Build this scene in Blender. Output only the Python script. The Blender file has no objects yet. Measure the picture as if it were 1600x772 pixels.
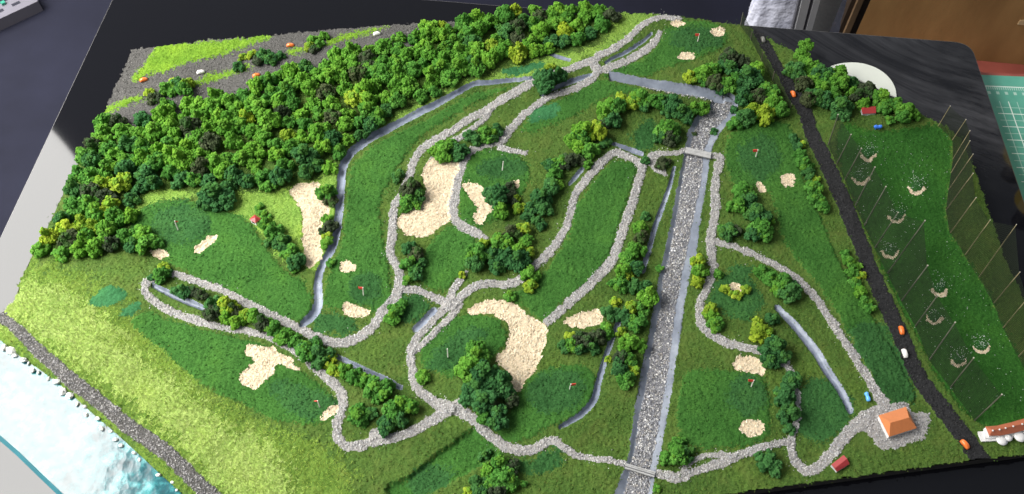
# Golf-course scale model on a glossy black table.
# Plan coordinates (px,py) are traced from the photograph's plan view and mapped onto the flat
# model board (z = 0) once; everything then lives in metres on that board.
import bpy, math, random
import numpy as np
from mathutils import Vector, Matrix

random.seed(7)
rng = np.random.default_rng(7)
scene = bpy.context.scene
COL = scene.collection

# ------------------------------------------------------------------ camera, world, lamps, exposure
H = 0.70                       # camera height above the board
K = H / 0.55
F = 1336.0                     # focal length in plan pixels (1600 wide)
PITCH = math.radians(56.5)
def mm(v): return v * 0.001 * K

cam_d = bpy.data.cameras.new('camera')
cam = bpy.data.objects.new('camera', cam_d)
COL.objects.link(cam)
cam.location = (0, 0, H)
cam.rotation_euler = (math.radians(90) - PITCH, 0, 0)
cam_d.sensor_width = 36.0
cam_d.lens = 36.0 * F / 1600.0
cam_d.clip_start = 0.01
cam_d.clip_end = 60.0
cam_d.dof.use_dof = True
cam_d.dof.focus_distance = 0.86
cam_d.dof.aperture_fstop = 20.0
scene.camera = cam

world = bpy.data.worlds.new('World')
scene.world = world
world.use_nodes = True
bg = world.node_tree.nodes['Background']
bg.inputs['Color'].default_value = (0.80, 0.88, 1.0, 1)
bg.inputs['Strength'].default_value = 0.30

def area_light(name, loc, target, size, power, color=(1, 1, 1), shape='RECTANGLE', size_y=None):
    d = bpy.data.lights.new(name, 'AREA')
    d.shape = shape
    d.size = size
    if size_y: d.size_y = size_y
    d.energy = power
    d.color = color
    o = bpy.data.objects.new(name, d)
    COL.objects.link(o)
    o.location = loc
    o.rotation_euler = (Vector(target) - Vector(loc)).to_track_quat('-Z', 'Y').to_euler()
    return o
# large bright window / skylight high on the left: lights the model and mirrors in table and water
LH = 1.40 * K
area_light('skylight', (-2.55 * K, 0.549 * K, LH), (-2.55 * K, 0.549 * K, 0), 2 * 1.65 * K, 800.0, (1.0, 0.985, 0.95), 'DISK').data.spread = math.radians(143)
# window in the wall behind the table
area_light('back_window', (0.5, 5.2, 2.5), (0.1, 0.5, 0), 2.2, 75.0, (1.0, 0.97, 0.93), 'RECTANGLE', 1.5)

vs = scene.view_settings
vs.view_transform = 'Standard'
vs.look = 'None'
vs.exposure = -0.14
vs.gamma = 1.0
vs.use_curve_mapping = False

# ------------------------------------------------------------------ mapping helpers
SP, CP = math.sin(PITCH), math.cos(PITCH)
def ray(px, py):
    u = (px - 800) / F; v = (386 - py) / F
    return u, CP + v * SP, -SP + v * CP
def P(px, py, z=0.0):
    dx, dy, dz = ray(px, py)
    t = (z - H) / dz
    return Vector((dx * t, dy * t, z))
def to_plan(x, y, z=0.0):
    rx, ry, rz = x, y, z - H
    d = ry * CP - rz * SP
    return 800 + F * rx / d, 386 - F * (ry * SP + rz * CP) / d
def depth_at(px, py, z=0.0):
    return (z - H) / ray(px, py)[2]
def px_size(px, py, n, z=0.0):
    return n / F * depth_at(px, py, z)

# ------------------------------------------------------------------ object helpers
def link(o, parent=None, label=None, cat=None, group=None, kind=None):
    COL.objects.link(o)
    if parent is not None: o.parent = parent
    if label: o['label'] = label
    if cat: o['category'] = cat
    if group: o['group'] = group
    if kind: o['kind'] = kind
    return o
def mesh_np(name, verts, faces, smooth=False, cols=None, mat=None):
    """verts (n,3), faces (m,k) same k"""
    me = bpy.data.meshes.new(name)
    v = np.ascontiguousarray(verts, dtype=np.float32); f = np.ascontiguousarray(faces, dtype=np.int32)
    me.vertices.add(len(v)); me.vertices.foreach_set('co', v.ravel())
    k = f.shape[1]
    me.loops.add(f.size); me.loops.foreach_set('vertex_index', f.ravel())
    me.polygons.add(len(f))
    me.polygons.foreach_set('loop_start', np.arange(0, f.size, k, dtype=np.int32))
    me.polygons.foreach_set('loop_total', np.full(len(f), k, dtype=np.int32))
    me.polygons.foreach_set('use_smooth', np.full(len(f), smooth, dtype=bool))
    if cols is not None:
        a = me.color_attributes.new('tone', 'FLOAT_COLOR', 'POINT')
        c = np.ones((len(v), 4), dtype=np.float32); c[:, :3] = cols
        a.data.foreach_set('color', c.ravel())
    me.update(calc_edges=True)
    if mat: me.materials.append(mat)
    return me
def poly_mesh(name, verts, faces, mat=None, smooth=False):
    me = bpy.data.meshes.new(name)
    me.from_pydata([tuple(v) for v in verts], [], faces)
    if mat: me.materials.append(mat)
    if smooth: me.polygons.foreach_set('use_smooth', [True] * len(me.polygons))
    me.update()
    return me
def ob(name, me, **kw):
    return link(bpy.data.objects.new(name, me), **kw)
def empty(name, loc=(0, 0, 0), **kw):
    o = bpy.data.objects.new(name, None); o.location = loc; o.empty_display_size = 0.005
    return link(o, **kw)
def prism(name, ring_bottom, ring_top, mat, caps=True):
    n = len(ring_bottom)
    vv = list(ring_bottom) + list(ring_top)
    ff = [(i, (i + 1) % n, n + (i + 1) % n, n + i) for i in range(n)]
    if caps: ff += [tuple(range(n - 1, -1, -1)), tuple(range(n, 2 * n))]
    return poly_mesh(name, vv, ff, mat)
def box_pts(c, ax, ay, az):
    c, ax, ay, az = Vector(c), Vector(ax), Vector(ay), Vector(az)
    b = [c - ax - ay - az, c + ax - ay - az, c + ax + ay - az, c - ax + ay - az]
    t = [p + 2 * az for p in b]
    return b, t

# ------------------------------------------------------------------ materials
def new_mat(name):
    m = bpy.data.materials.new(name); m.use_nodes = True
    nt = m.node_tree
    return m, nt, nt.nodes['Principled BSDF']
def node(nt, t, **kw):
    n = nt.nodes.new(t)
    for k, v in kw.items():
        if k in n.inputs.keys() if isinstance(k, str) else False: n.inputs[k].default_value = v
        else: setattr(n, k, v)
    return n
def noise(nt, scale, detail=3.0, rough=0.6, coord=None):
    n = nt.nodes.new('ShaderNodeTexNoise')
    n.inputs['Scale'].default_value = scale; n.inputs['Detail'].default_value = detail
    n.inputs['Roughness'].default_value = rough
    if coord is not None: nt.links.new(coord, n.inputs['Vector'])
    return n
def ramp(nt, fac, stops):
    r = nt.nodes.new('ShaderNodeValToRGB')
    e = r.color_ramp.elements
    while len(e) < len(stops): e.new(0.5)
    for i, (p, c) in enumerate(stops):
        e[i].position = p; e[i].color = (*c, 1) if len(c) == 3 else c
    nt.links.new(fac, r.inputs['Fac'])
    return r
def mixc(nt, a, b, fac, mode='MIX'):
    m = nt.nodes.new('ShaderNodeMix'); m.data_type = 'RGBA'; m.blend_type = mode
    def put(sock, v):
        if hasattr(v, 'is_linked'): nt.links.new(v, sock)
        elif isinstance(v, (int, float)): sock.default_value = v
        else: sock.default_value = (*v, 1)
    put(m.inputs['Factor'], fac); put(m.inputs['A'], a); put(m.inputs['B'], b)
    return m.outputs['Result']
def bump(nt, bsdf, height, strength, dist):
    b = nt.nodes.new('ShaderNodeBump')
    b.inputs['Strength'].default_value = strength; b.inputs['Distance'].default_value = dist
    nt.links.new(height, b.inputs['Height']); nt.links.new(b.outputs['Normal'], bsdf.inputs['Normal'])
def objco(nt):
    return nt.nodes.new('ShaderNodeTexCoord').outputs['Object']

def turf_mat(name, dark, mid, light, fine=700, patch=22, dry=None, bumps=0.35):
    m, nt, b = new_mat(name)
    co = objco(nt)
    n1 = noise(nt, fine * 1.5 / K, 2.5, 0.7, co)
    n2 = noise(nt, patch / K, 5, 0.65, co)
    r = ramp(nt, n1.outputs['Fac'], [(0.30, dark), (0.5, mid), (0.72, light)])
    r2 = ramp(nt, n2.outputs['Fac'], [(0.33, (0.70, 0.78, 0.75)), (0.52, (1, 1, 1)), (0.7, (1.25, 1.16, 1.0))])
    c = mixc(nt, r.outputs['Color'], r2.outputs['Color'], 1.0, 'MULTIPLY')
    if dry:
        n3 = noise(nt, 60 / K, 4, 0.6, co)
        f = ramp(nt, n3.outputs['Fac'], [(0.48, (0, 0, 0)), (0.72, (0.75, 0.75, 0.75))])
        c = mixc(nt, c, dry, f.outputs['Color'])
    nt.links.new(c, b.inputs['Base Color'])
    b.inputs['Roughness'].default_value = 0.95
    b.inputs['Specular IOR Level'].default_value = 0.12
    n4 = noise(nt, fine * 1.3 / K, 2, 0.6, co)
    bump(nt, b, n4.outputs['Fac'], bumps, mm(0.9))
    return m
M = {}
M['rough'] = turf_mat('rough_turf', (0.034, 0.070, 0.013), (0.060, 0.114, 0.021), (0.098, 0.165, 0.034), dry=(0.090, 0.125, 0.027))
M['fairway'] = turf_mat('fairway_turf', (0.022, 0.072, 0.012), (0.037, 0.114, 0.019), (0.062, 0.172, 0.031), patch=30)
M['green'] = turf_mat('green_turf', (0.017, 0.058, 0.014), (0.029, 0.094, 0.024), (0.045, 0.134, 0.037), patch=40)
M['tee'] = turf_mat('tee_turf', (0.020, 0.085, 0.030), (0.033, 0.13, 0.046), (0.052, 0.18, 0.07), patch=50)
M['range'] = turf_mat('range_turf', (0.014, 0.058, 0.009), (0.024, 0.094, 0.013), (0.042, 0.14, 0.022), patch=26)
M['verge'] = turf_mat('verge_turf', (0.075, 0.155, 0.012), (0.13, 0.245, 0.020), (0.20, 0.33, 0.038), patch=40)
M['meadow'] = turf_mat('meadow_turf', (0.15, 0.24, 0.042), (0.235, 0.34, 0.072), (0.345, 0.45, 0.125), patch=16, dry=(0.31, 0.40, 0.115))
M['slope'] = turf_mat('slope_turf', (0.062, 0.118, 0.017), (0.10, 0.175, 0.026), (0.155, 0.24, 0.042), patch=24, dry=(0.15, 0.215, 0.042))
M['glade'] = turf_mat('glade_turf', (0.075, 0.15, 0.02), (0.15, 0.26, 0.04), (0.26, 0.38, 0.09), patch=34)
M['mound'] = turf_mat('mound_turf', (0.012, 0.05, 0.012), (0.021, 0.08, 0.019), (0.036, 0.12, 0.034))

def grain_mat(name, rough=0.85, spec=0.3):
    m, nt, b = new_mat(name)
    a = nt.nodes.new('ShaderNodeAttribute'); a.attribute_name = 'tone'
    n = noise(nt, 1500 / K, 2, 0.6, objco(nt))
    r = ramp(nt, n.outputs['Fac'], [(0.3, (0.75, 0.75, 0.75)), (0.7, (1.15, 1.15, 1.15))])
    nt.links.new(mixc(nt, a.outputs['Color'], r.outputs['Color'], 1.0, 'MULTIPLY'), b.inputs['Base Color'])
    b.inputs['Roughness'].default_value = rough; b.inputs['Specular IOR Level'].default_value = spec
    return m
M['grain'] = grain_mat('stone_grain')
M['grain_gloss'] = grain_mat('wet_stone_grain', 0.5, 0.45)
def plain(name, col, rough=0.6, spec=0.3, var=0.12, scale=300, bumps=0.0, metal=0.0):
    m, nt, b = new_mat(name)
    co = objco(nt)
    n = noise(nt, scale / K, 4, 0.6, co)
    lo = tuple(max(0, c * (1 - var)) for c in col); hi = tuple(min(1, c * (1 + var)) for c in col)
    r = ramp(nt, n.outputs['Fac'], [(0.3, lo), (0.7, hi)])
    nt.links.new(r.outputs['Color'], b.inputs['Base Color'])
    b.inputs['Roughness'].default_value = rough; b.inputs['Specular IOR Level'].default_value = spec
    b.inputs['Metallic'].default_value = metal
    if bumps: bump(nt, b, n.outputs['Fac'], bumps, mm(0.5))
    return m
M['path_bed'] = plain('path_bed', (0.30, 0.285, 0.27), 0.95, 0.1, 0.3, 500)
M['road_bed'] = plain('road_bed', (0.022, 0.022, 0.023), 0.9, 0.2, 0.4, 600, 0.5)
M['asphalt'] = plain('asphalt_bed', (0.075, 0.072, 0.067), 0.9, 0.2, 0.45, 700, 0.5)
M['sand_bed'] = plain('sand_bed', (0.62, 0.50, 0.35), 0.95, 0.1, 0.2, 500)
M['river_bed'] = plain('river_bed', (0.17, 0.17, 0.18), 0.7, 0.3, 0.4, 300)
# painted banks: chalky blue-grey with worn, lighter and darker blotches
def bank_mat(name, a, b_, c):
    m, nt, b = new_mat(name)
    co = objco(nt)
    n = noise(nt, 45 / K, 7, 0.7, co)
    r = ramp(nt, n.outputs['Fac'], [(0.3, a), (0.52, b_), (0.72, c)])
    nt.links.new(r.outputs['Color'], b.inputs['Base Color'])
    b.inputs['Roughness'].default_value = 0.42; b.inputs['Specular IOR Level'].default_value = 0.4
    n2 = noise(nt, 260 / K, 3, 0.6, co)
    bump(nt, b, n2.outputs['Fac'], 0.35, mm(0.6))
    return m
M['bank'] = bank_mat('painted_bank', (0.095, 0.11, 0.14), (0.165, 0.185, 0.225), (0.27, 0.295, 0.335))
M['ditch'] = bank_mat('painted_ditch', (0.085, 0.10, 0.14), (0.18, 0.205, 0.26), (0.34, 0.375, 0.43))
M['board_edge'] = plain('board_edge', (0.035, 0.032, 0.028), 0.8, 0.2, 0.3, 200)
# ------------------------------------------------------------------ raster of the board plan
BOARD = [(206,78),(245,75),(320,64),(420,56.5),(520,47),(600,41),(700,35),(800,29),(900,23),(960,20),(994,22),(1030,23),(1064,27),(1100,32),(1139,38),(1167,42),(1180,47),(1198,60),(1240,82),(1300,114),(1370,150),(1438,179),(1480,200),(1500,218),(1521,262),(1539,317),(1558,371),(1568,403),(1583,434),(1600,470),(1650,580),(1690,697),(1600,709),(1440,730),(1280,752),(1146,771),(1000,793),(800,822),(600,852),(440,878),(400,872),(330,812),(280,770),(245,738),(215,710),(180,678),(150,653),(120,626),(90,600),(60,578),(30,558),(0,533),(-28,512),(-20,502),(3,490),(23,470),(34,434),(48,404),(60,386),(100,300),(130,240),(165,170)]

STEP = mm(0.75)
bw = [P(*p) for p in BOARD]
X0 = min(p.x for p in bw) - 2 * STEP; X1 = max(p.x for p in bw) + 2 * STEP
Y0 = min(p.y for p in bw) - 2 * STEP; Y1 = max(p.y for p in bw) + 2 * STEP
NX = int((X1 - X0) / STEP) + 1; NY = int((Y1 - Y0) / STEP) + 1
gx = X0 + np.arange(NX) * STEP; gy = Y0 + np.arange(NY) * STEP
WX, WY = np.meshgrid(gx, gy)
dd = WY * CP + H * SP
PX = 800 + F * WX / dd
PY = 386 - F * (WY * SP - H * CP) / dd

def vnoise(cell, seed):
    r = np.random.default_rng(seed)
    cy, cx = int(NY * STEP / cell) + 4, int(NX * STEP / cell) + 4
    g = r.standard_normal((cy, cx))
    yi = np.arange(NY) * STEP / cell; xi = np.arange(NX) * STEP / cell
    y0 = yi.astype(int); x0 = xi.astype(int)
    fy = yi - y0; fx = xi - x0
    fy = fy * fy * (3 - 2 * fy); fx = fx * fx * (3 - 2 * fx)
    a = g[y0][:, x0] * (1 - fx) + g[y0][:, x0 + 1] * fx
    b = g[y0 + 1][:, x0] * (1 - fx) + g[y0 + 1][:, x0 + 1] * fx
    return a * (1 - fy)[:, None] + b * fy[:, None]
wob = 1.25
QX = PX + wob * vnoise(mm(3), 1) + 0.7 * vnoise(mm(1.3), 3)
QY = PY + wob * 0.8 * vnoise(mm(3), 2) + 0.6 * vnoise(mm(1.3), 4)

def catmull(pts, sub=5, closed=False):
    p = [np.array(q, float) for q in pts]; n = len(p); out = []
    rng_ = range(n if closed else n - 1)
    for i in rng_:
        if closed: a, b, c, d = p[i - 1], p[i], p[(i + 1) % n], p[(i + 2) % n]
        else: a, b, c, d = p[max(i - 1, 0)], p[i], p[i + 1], p[min(i + 2, n - 1)]
        for k in range(sub):
            t = k / sub
            out.append(0.5 * ((2 * b) + (c - a) * t + (2 * a - 5 * b + 4 * c - d) * t * t + (3 * b - a - 3 * c + d) * t ** 3))
    if not closed: out.append(p[-1])
    return np.array(out)
def window(x0, x1, y0, y1, pad):
    rows = np.where((PY[:, 0] > y0 - pad) & (PY[:, 0] < y1 + pad))[0]
    if len(rows) == 0: return None
    r0, r1 = rows[0], rows[-1] + 1
    cols = np.where(((PX[r0:r1] > x0 - pad) & (PX[r0:r1] < x1 + pad)).any(0))[0]
    if len(cols) == 0: return None
    return slice(r0, r1), slice(cols[0], cols[-1] + 1)
def seg_dist(qx, qy, a, b):
    ax, ay = a[0], a[1]; dx, dy = b[0] - ax, b[1] - ay
    L = dx * dx + dy * dy + 1e-9
    t = np.clip(((qx - ax) * dx + (qy - ay) * dy) / L, 0, 1)
    return np.hypot(qx - ax - t * dx, qy - ay - t * dy), t
def poly_sd(pts, smooth=True, warp=True, pad=55):
    """negative inside"""
    pp = catmull(pts, 4, True) if smooth else np.array(pts, float)
    w = window(pp[:, 0].min(), pp[:, 0].max(), pp[:, 1].min(), pp[:, 1].max(), pad)
    if w is None: return None
    qx, qy = (QX[w], QY[w]) if warp else (PX[w], PY[w])
    ins = np.zeros(qx.shape, bool); d = np.full(qx.shape, 1e3)
    n = len(pp)
    for i in range(n):
        a, b = pp[i], pp[(i + 1) % n]
        dd_, _ = seg_dist(qx, qy, a, b); np.minimum(d, dd_, out=d)
        c = ((a[1] > qy) != (b[1] > qy)) & (qx < (b[0] - a[0]) * (qy - a[1]) / (b[1] - a[1] + 1e-12) + a[0])
        ins ^= c
    return w, np.where(ins, -d, d)
def ribbon_sd(pts, width, warp=0.7, pad=9):
    """width scalar or list; returns global-window signed distance and normalised s=|d|/hw"""
    p3 = [(*p, (width if np.isscalar(width) else width[i])) for i, p in enumerate(pts)]
    pp = catmull(p3, 4)
    hwm = pp[:, 2].max() / 2
    W = window(pp[:, 0].min(), pp[:, 0].max(), pp[:, 1].min(), pp[:, 1].max(), pad + hwm)
    if W is None: return None
    shp = PX[W].shape
    D = np.full(shp, 1e3); S = np.full(shp, 9.0)
    for i in range(len(pp) - 1):
        a, b = pp[i], pp[i + 1]
        w = window(min(a[0], b[0]), max(a[0], b[0]), min(a[1], b[1]), max(a[1], b[1]), pad + hwm)
        if w is None: continue
        qx = PX[w] + warp * (QX[w] - PX[w]); qy = PY[w] + warp * (QY[w] - PY[w])
        d, t = seg_dist(qx, qy, a, b)
        hw = (a[2] + (b[2] - a[2]) * t) / 2
        l = (slice(w[0].start - W[0].start, w[0].stop - W[0].start), slice(w[1].start - W[1].start, w[1].stop - W[1].start))
        D[l] = np.minimum(D[l], d - hw); S[l] = np.minimum(S[l], d / hw)
    return W, D, S
def sstep(x, a, b):
    t = np.clip((x - a) / (b - a), 0, 1); return t * t * (3 - 2 * t)

FUZZ = np.random.default_rng(90).standard_normal((NY, NX)); FUZZ2 = vnoise(mm(2.2), 91); FUZZ3 = vnoise(mm(7), 92)
OWN = np.zeros((NY, NX), np.int16)          # owner per vertex / cell
ZB = mm(0.9) * vnoise(mm(42), 11) + mm(0.35) * vnoise(mm(14), 12)   # gentle landform
AMP = np.zeros((NY, NX)) + mm(0.55)         # turf crumb relief
KIND = {}                                   # owner id -> dict(name, mat, ...)
_next = [1]
def new_owner(**kw):
    i = _next[0]; _next[0] += 1; KIND[i] = kw; return i
w, sd = poly_sd(BOARD, smooth=False, warp=True, pad=4)
g_id = new_owner(name='ground', mat='rough', label='olive green rough turf covering the model board', cat='turf', kind='structure')
OWN[w][sd < 0.6] = g_id
edge_fade = np.ones((NY, NX)); edge_fade[w] = sstep(-sd, 0, 26)
ZB *= edge_fade
ZT = np.zeros((NY, NX))                     # feature relief

def bump_at(px, py, rpx, h, rpy=None):
    rpy = rpy or rpx
    ZT[:] += mm(h) * np.exp(-(((PX - px) / rpx) ** 2 + ((PY - py) / rpy) ** 2))
for b in [(1120,128,70,3.0,40),(1185,140,45,3.0,50),(1290,130,60,3.5,40),(1390,188,60,2.2,9),(1320,190,30,2.0,8),(920,215,45,3.0,40),(1020,160,60,2.4,22),
          (350,210,200,3.0,60),(700,110,180,3.0,40),(790,380,45,3.0,35),(755,610,45,3.5,50),(250,445,70,1.6,25),(600,640,55,2.0,25),(985,470,35,2.2,110),
          (180,560,150,1.8,50),(1190,335,45,2.4,40),(1215,560,40,1.6,60),(440,370,40,1.5,45),(60,380,80,2.0,60)]:
    bump_at(*b)
ZT *= edge_fade

def add_area(pts, smooth=True, dz=0.0, amp=0.5, edge=3.0, warp=True, base=None, **kw):
    r = poly_sd(pts, smooth, warp)
    if r is None: return None
    w, sd = r
    oid = new_owner(**kw)
    fz = kw.get('fuzz', 2.8)
    sdn = sd + fz * (0.6 * FUZZ[w] + 0.6 * FUZZ2[w] + (0.6 * FUZZ3[w] if fz > 3 else 0))
    okc = (sdn < 0) & (OWN[w] > 0)
    if base is not None: okc &= np.isin(OWN[w], base)
    OWN[w][okc] = oid
    ZT[w] += mm(dz) * sstep(-sd, -edge * 0.5, edge) * (OWN[w] > 0)
    AMP[w] = np.where(okc, mm(amp), AMP[w])
    return oid
def add_ribbon(pts, width, dz=0.0, amp=0.3, warp=0.8, channel=0.0, **kw):
    r = ribbon_sd(pts, width, warp)
    if r is None: return None
    w, D, S = r
    oid = kw.pop('oid', None) or new_owner(**kw)
    okc = (D < 0) & (OWN[w] > 0)
    OWN[w][okc] = oid
    AMP[w] = np.where(okc, mm(amp), AMP[w])
    if channel:
        ZT[w] -= mm(channel) * np.clip((1 - S) * 1.7, 0, 1) * okc
    if dz: ZT[w] += mm(dz) * sstep(-D, -1.5, 2.0)
    return oid

def C(ox, oy, pts, s=3.859375):             # crop coordinates -> plan
    return [(ox + x / s, oy + y / s) for x, y in pts]
def ell(cx, cy, rx, ry, rot=0, n=14):
    c, s = math.cos(math.radians(rot)), math.sin(math.radians(rot))
    return [(cx + rx * math.cos(a) * c - ry * math.sin(a) * s, cy + rx * math.cos(a) * s + ry * math.sin(a) * c) for a in [2 * math.pi * i / n for i in range(n)]]

# ---- broad turf zones
add_area([(-40,470),(40,415),(120,428),(205,485),(265,545),(340,612),(430,665),(495,694),(530,722),(545,760),(550,800),(540,900),(380,900),(300,790),(235,725),(170,665),(100,610),(40,560),(-30,505)], dz=0.0, amp=0.6, fuzz=16.0,
         name='slope', mat='slope', label='mid green grass fringe around the pale meadow', cat='grass', kind='structure')
add_area([(-30,478),(30,452),(90,458),(150,492),(205,545),(270,598),(335,645),(400,684),(440,720),(455,775),(450,860),(420,850),(340,762),(290,705),(235,660),(180,618),(120,572),(60,525)], dz=0.0, amp=0.6, fuzz=13.0,
         name='meadow', mat='meadow', label='pale yellow-green static grass slope above the shore road', cat='grass', kind='structure')
add_area([(205,345),(225,305),(330,300),(420,300),(520,270),(545,225),(610,190),(700,140),(760,120),(850,95),(940,68),(965,25),(1010,22),(1018,30),(980,58),(925,92),(890,108),(845,122),(740,130),(700,150),(610,198),(550,235),(532,265),(528,330),(520,390),(500,420),(440,410),(400,360),(330,318),(270,312),(225,330)], amp=0.5, fuzz=4.0,
         name='glade', mat='glade', label='light green grass strip along the foot of the dense wood', cat='grass', kind='structure')
FW = [
 ([(805,137),(775,148),(740,165),(700,188),(660,213),(632,248),(607,288),(594,320),(600,380),(608,430),(610,470),(590,490),(560,478),(525,486),(506,478),(510,440),(520,412),(534,380),(540,330),(543,290),(550,262),(572,237),(612,214),(652,195),(700,170),(730,152),(762,142)], 'long green fairway between the curving grey ditch and the gravel path', 0.9),
 ([(205,350),(225,325),(270,315),(320,322),(385,345),(410,380),(440,420),(472,440),(488,470),(484,490),(462,505),(430,492),(380,468),(330,445),(290,425),(270,415),(240,395),(215,372)], 'broad green fairway below the tiny red-roofed pavilion', 0.8),
 ([(205,505),(232,487),(270,502),(330,518),(400,537),(440,555),(480,588),(520,622),(522,650),(500,664),(450,662),(420,655),(380,632),(330,612),(280,572),(240,537)], 'green fairway sloping down to the pale meadow', 0.9),
 ([(935,275),(960,252),(992,260),(985,300),(970,340),(955,390),(935,425),(900,455),(865,488),(850,500),(830,490),(805,472),(785,464),(830,447),(865,407),(890,362),(900,322)], 'deep green fairway enclosed by two converging gravel paths', 1.0),
 ([(730,250),(760,233),(800,240),(825,260),(825,290),(800,320),(770,345),(745,355),(722,345),(716,320),(720,290)], 'round green fairway behind the bean-shaped bunker', 0.8),
 ([(706,352),(738,368),(742,392),(722,425),(695,452),(668,450),(652,428),(660,398),(685,365)], 'narrow green fairway under the large bunker', 0.8),
 ([(660,572),(662,530),(700,500),(740,491),(775,500),(792,525),(780,550),(750,575),(720,592),(690,588)], 'green apron inside the curved bunker by the big dark trees', 0.8),
 ([(800,640),(820,600),(850,578),(900,570),(928,585),(922,628),(890,655),(850,672),(815,692),(780,688),(775,660)], 'green fairway beside the straight ditch near the river', 0.7),
 ([(815,200),(840,175),(880,155),(930,130),(960,130),(1000,141),(980,147),(940,157),(900,182),(860,197),(830,207)], 'green fairway running down from the path fork', 0.7),
 ([(945,122),(962,108),(1002,95),(1032,66),(1040,45),(1080,33),(1120,38),(1137,60),(1122,80),(1080,97),(1030,112),(1008,122),(975,118)], 'green fairway at the far end of the board', 0.8),
 ([(1133,252),(1140,212),(1180,192),(1230,195),(1245,230),(1258,290),(1283,340),(1306,400),(1338,455),(1368,505),(1400,560),(1430,620),(1400,635),(1370,610),(1340,550),(1300,480),(1260,425),(1220,370),(1200,300),(1150,290)], 'long green fairway beside the black road', 0.9),
 ([(1068,590),(1090,578),(1140,580),(1190,590),(1203,640),(1197,685),(1150,700),(1090,702),(1062,690),(1058,640)], 'square green fairway to the river side of the round pale bunker', 0.8),
 (C(640,572,[(-150,740),(0,660),(120,560),(250,470),(372,385),(450,440),(545,520),(420,600),(330,660),(240,710),(120,775),(-40,830)]), 'sunken green tee strip with a steep shaded edge', -3.0),
]
for pts, lab, dz in FW:
    add_area(pts, dz=dz, amp=0.5, edge=(5.0 if dz < 0 else 3.0), name='fairway', mat='fairway', label=lab, cat='fairway', kind='structure')
add_area([(1312,196),(1370,206),(1430,200),(1462,195),(1486,218),(1487,260),(1480,310),(1482,355),(1505,395),(1535,440),(1575,520),(1610,590),(1640,660),(1600,662),(1545,668),(1505,642),(1465,590),(1435,530),(1402,470),(1372,400),(1342,330),(1312,262)], dz=-0.6, amp=0.5,
         name='driving_range', mat='range', label='bright green driving range turf between the two tall nets', cat='driving range', kind='structure')

def cg(ox, oy, pts): return C(ox, oy, pts)
GREENS = [
 (ell(1086,62,43,20), 'green', 'dark putting green at the far end between three small bunkers'),
 (ell(785,265,37,19), 'green', 'dark putting green above the bean-shaped bunker'),
 (ell(283,352,45,31), 'green', 'dark putting green nearest the dense wood'),
 (ell(571,454,27,25), 'green', 'dark putting green between two small bunkers by the curving ditch'),
 (cg(320,572,[(395,120),(450,95),(600,135),(800,190),(795,235),(700,290),(620,330),(500,280),(410,190)]), 'green', 'dark putting green beside the small slanted bunker at the path bend'),
 (cg(640,400,[(110,680),(160,560),(260,470),(400,440),(465,470),(400,540),(300,640),(180,705)]), 'green', 'dark putting green inside the curved bunker'),
 (ell(868,612,48,33,-15), 'green', 'dark putting green beside the straight ditch'),
 (ell(1185,247,32,35), 'green', 'dark putting green across the upper bridge from the wood'),
 (ell(1167,620,29,35), 'green', 'dark putting green between two round pale bunkers by the river'),
 (cg(0,400,[(545,280),(620,205),(700,195),(760,225),(740,280),(660,315),(580,320)]), 'tee', 'large teal tee patch on the pale slope near the wood'),
 (cg(0,400,[(725,355),(790,290),(850,290),(830,330),(765,372)]), 'tee', 'small teal tee patch beside the larger teal patch'),
 (ell(850,179,27,12,-20), 'tee', 'teal tee patch on the fairway above the winding path'),
 (cg(640,0,[(555,430),(660,410),(800,385),(800,425),(700,455),(590,462)]), 'tee', 'teal tee patch at the edge of the wood by the ditch'),
 ([(985,220),(1000,192),(1022,192),(1021,232),(994,238)], 'green', 'dark tee patch between the trees and the upper bridge'),
 ([(608,490),(622,470),(640,462),(660,463),(674,475),(665,493),(650,504),(636,508),(615,500)], 'green', 'dark tee patch beside the short blue-grey channel'),
 (cg(640,572,[(-20,700),(30,660),(100,610),(200,590),(265,640),(250,700),(150,760),(40,800)]), 'green', 'dark tee patch at the low end of the sunken strip'),
 (cg(320,400,[(650,420),(720,350),(830,360),(920,430),(910,470),(850,495),(760,490),(690,460)]), 'green', 'dark oval tee where the ditch meets the path'),
 (cg(960,400,[(570,260),(640,140),(740,70),(830,80),(820,150),(890,250),(860,330),(790,400),(700,350),(600,310)]), 'green', 'dark green lawn around the tiny bush-ringed bunker'),
 (ell(1283,640,46,50), 'green', 'dark round lawn beside the long pale channel'),
 ([(1328,520),(1385,510),(1430,615),(1408,634),(1380,626),(1350,575)], 'green', 'dark tee lawn between the clubhouse and the black road'),
 (cg(640,572,[(650,575),(740,555),(880,490),(920,560),(830,640),(700,665)]), 'green', 'dark tee strip below the winding path near the lower bridge'),
]
for pts, m_, lab in GREENS:
    add_area(pts, dz=0.35, amp=0.55, fuzz=(1.6 if m_ == 'tee' else 4.4), name='tee_lawn' if m_ == 'tee' else 'putting_green', mat=m_, label=lab, cat='green', kind='structure')

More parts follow.
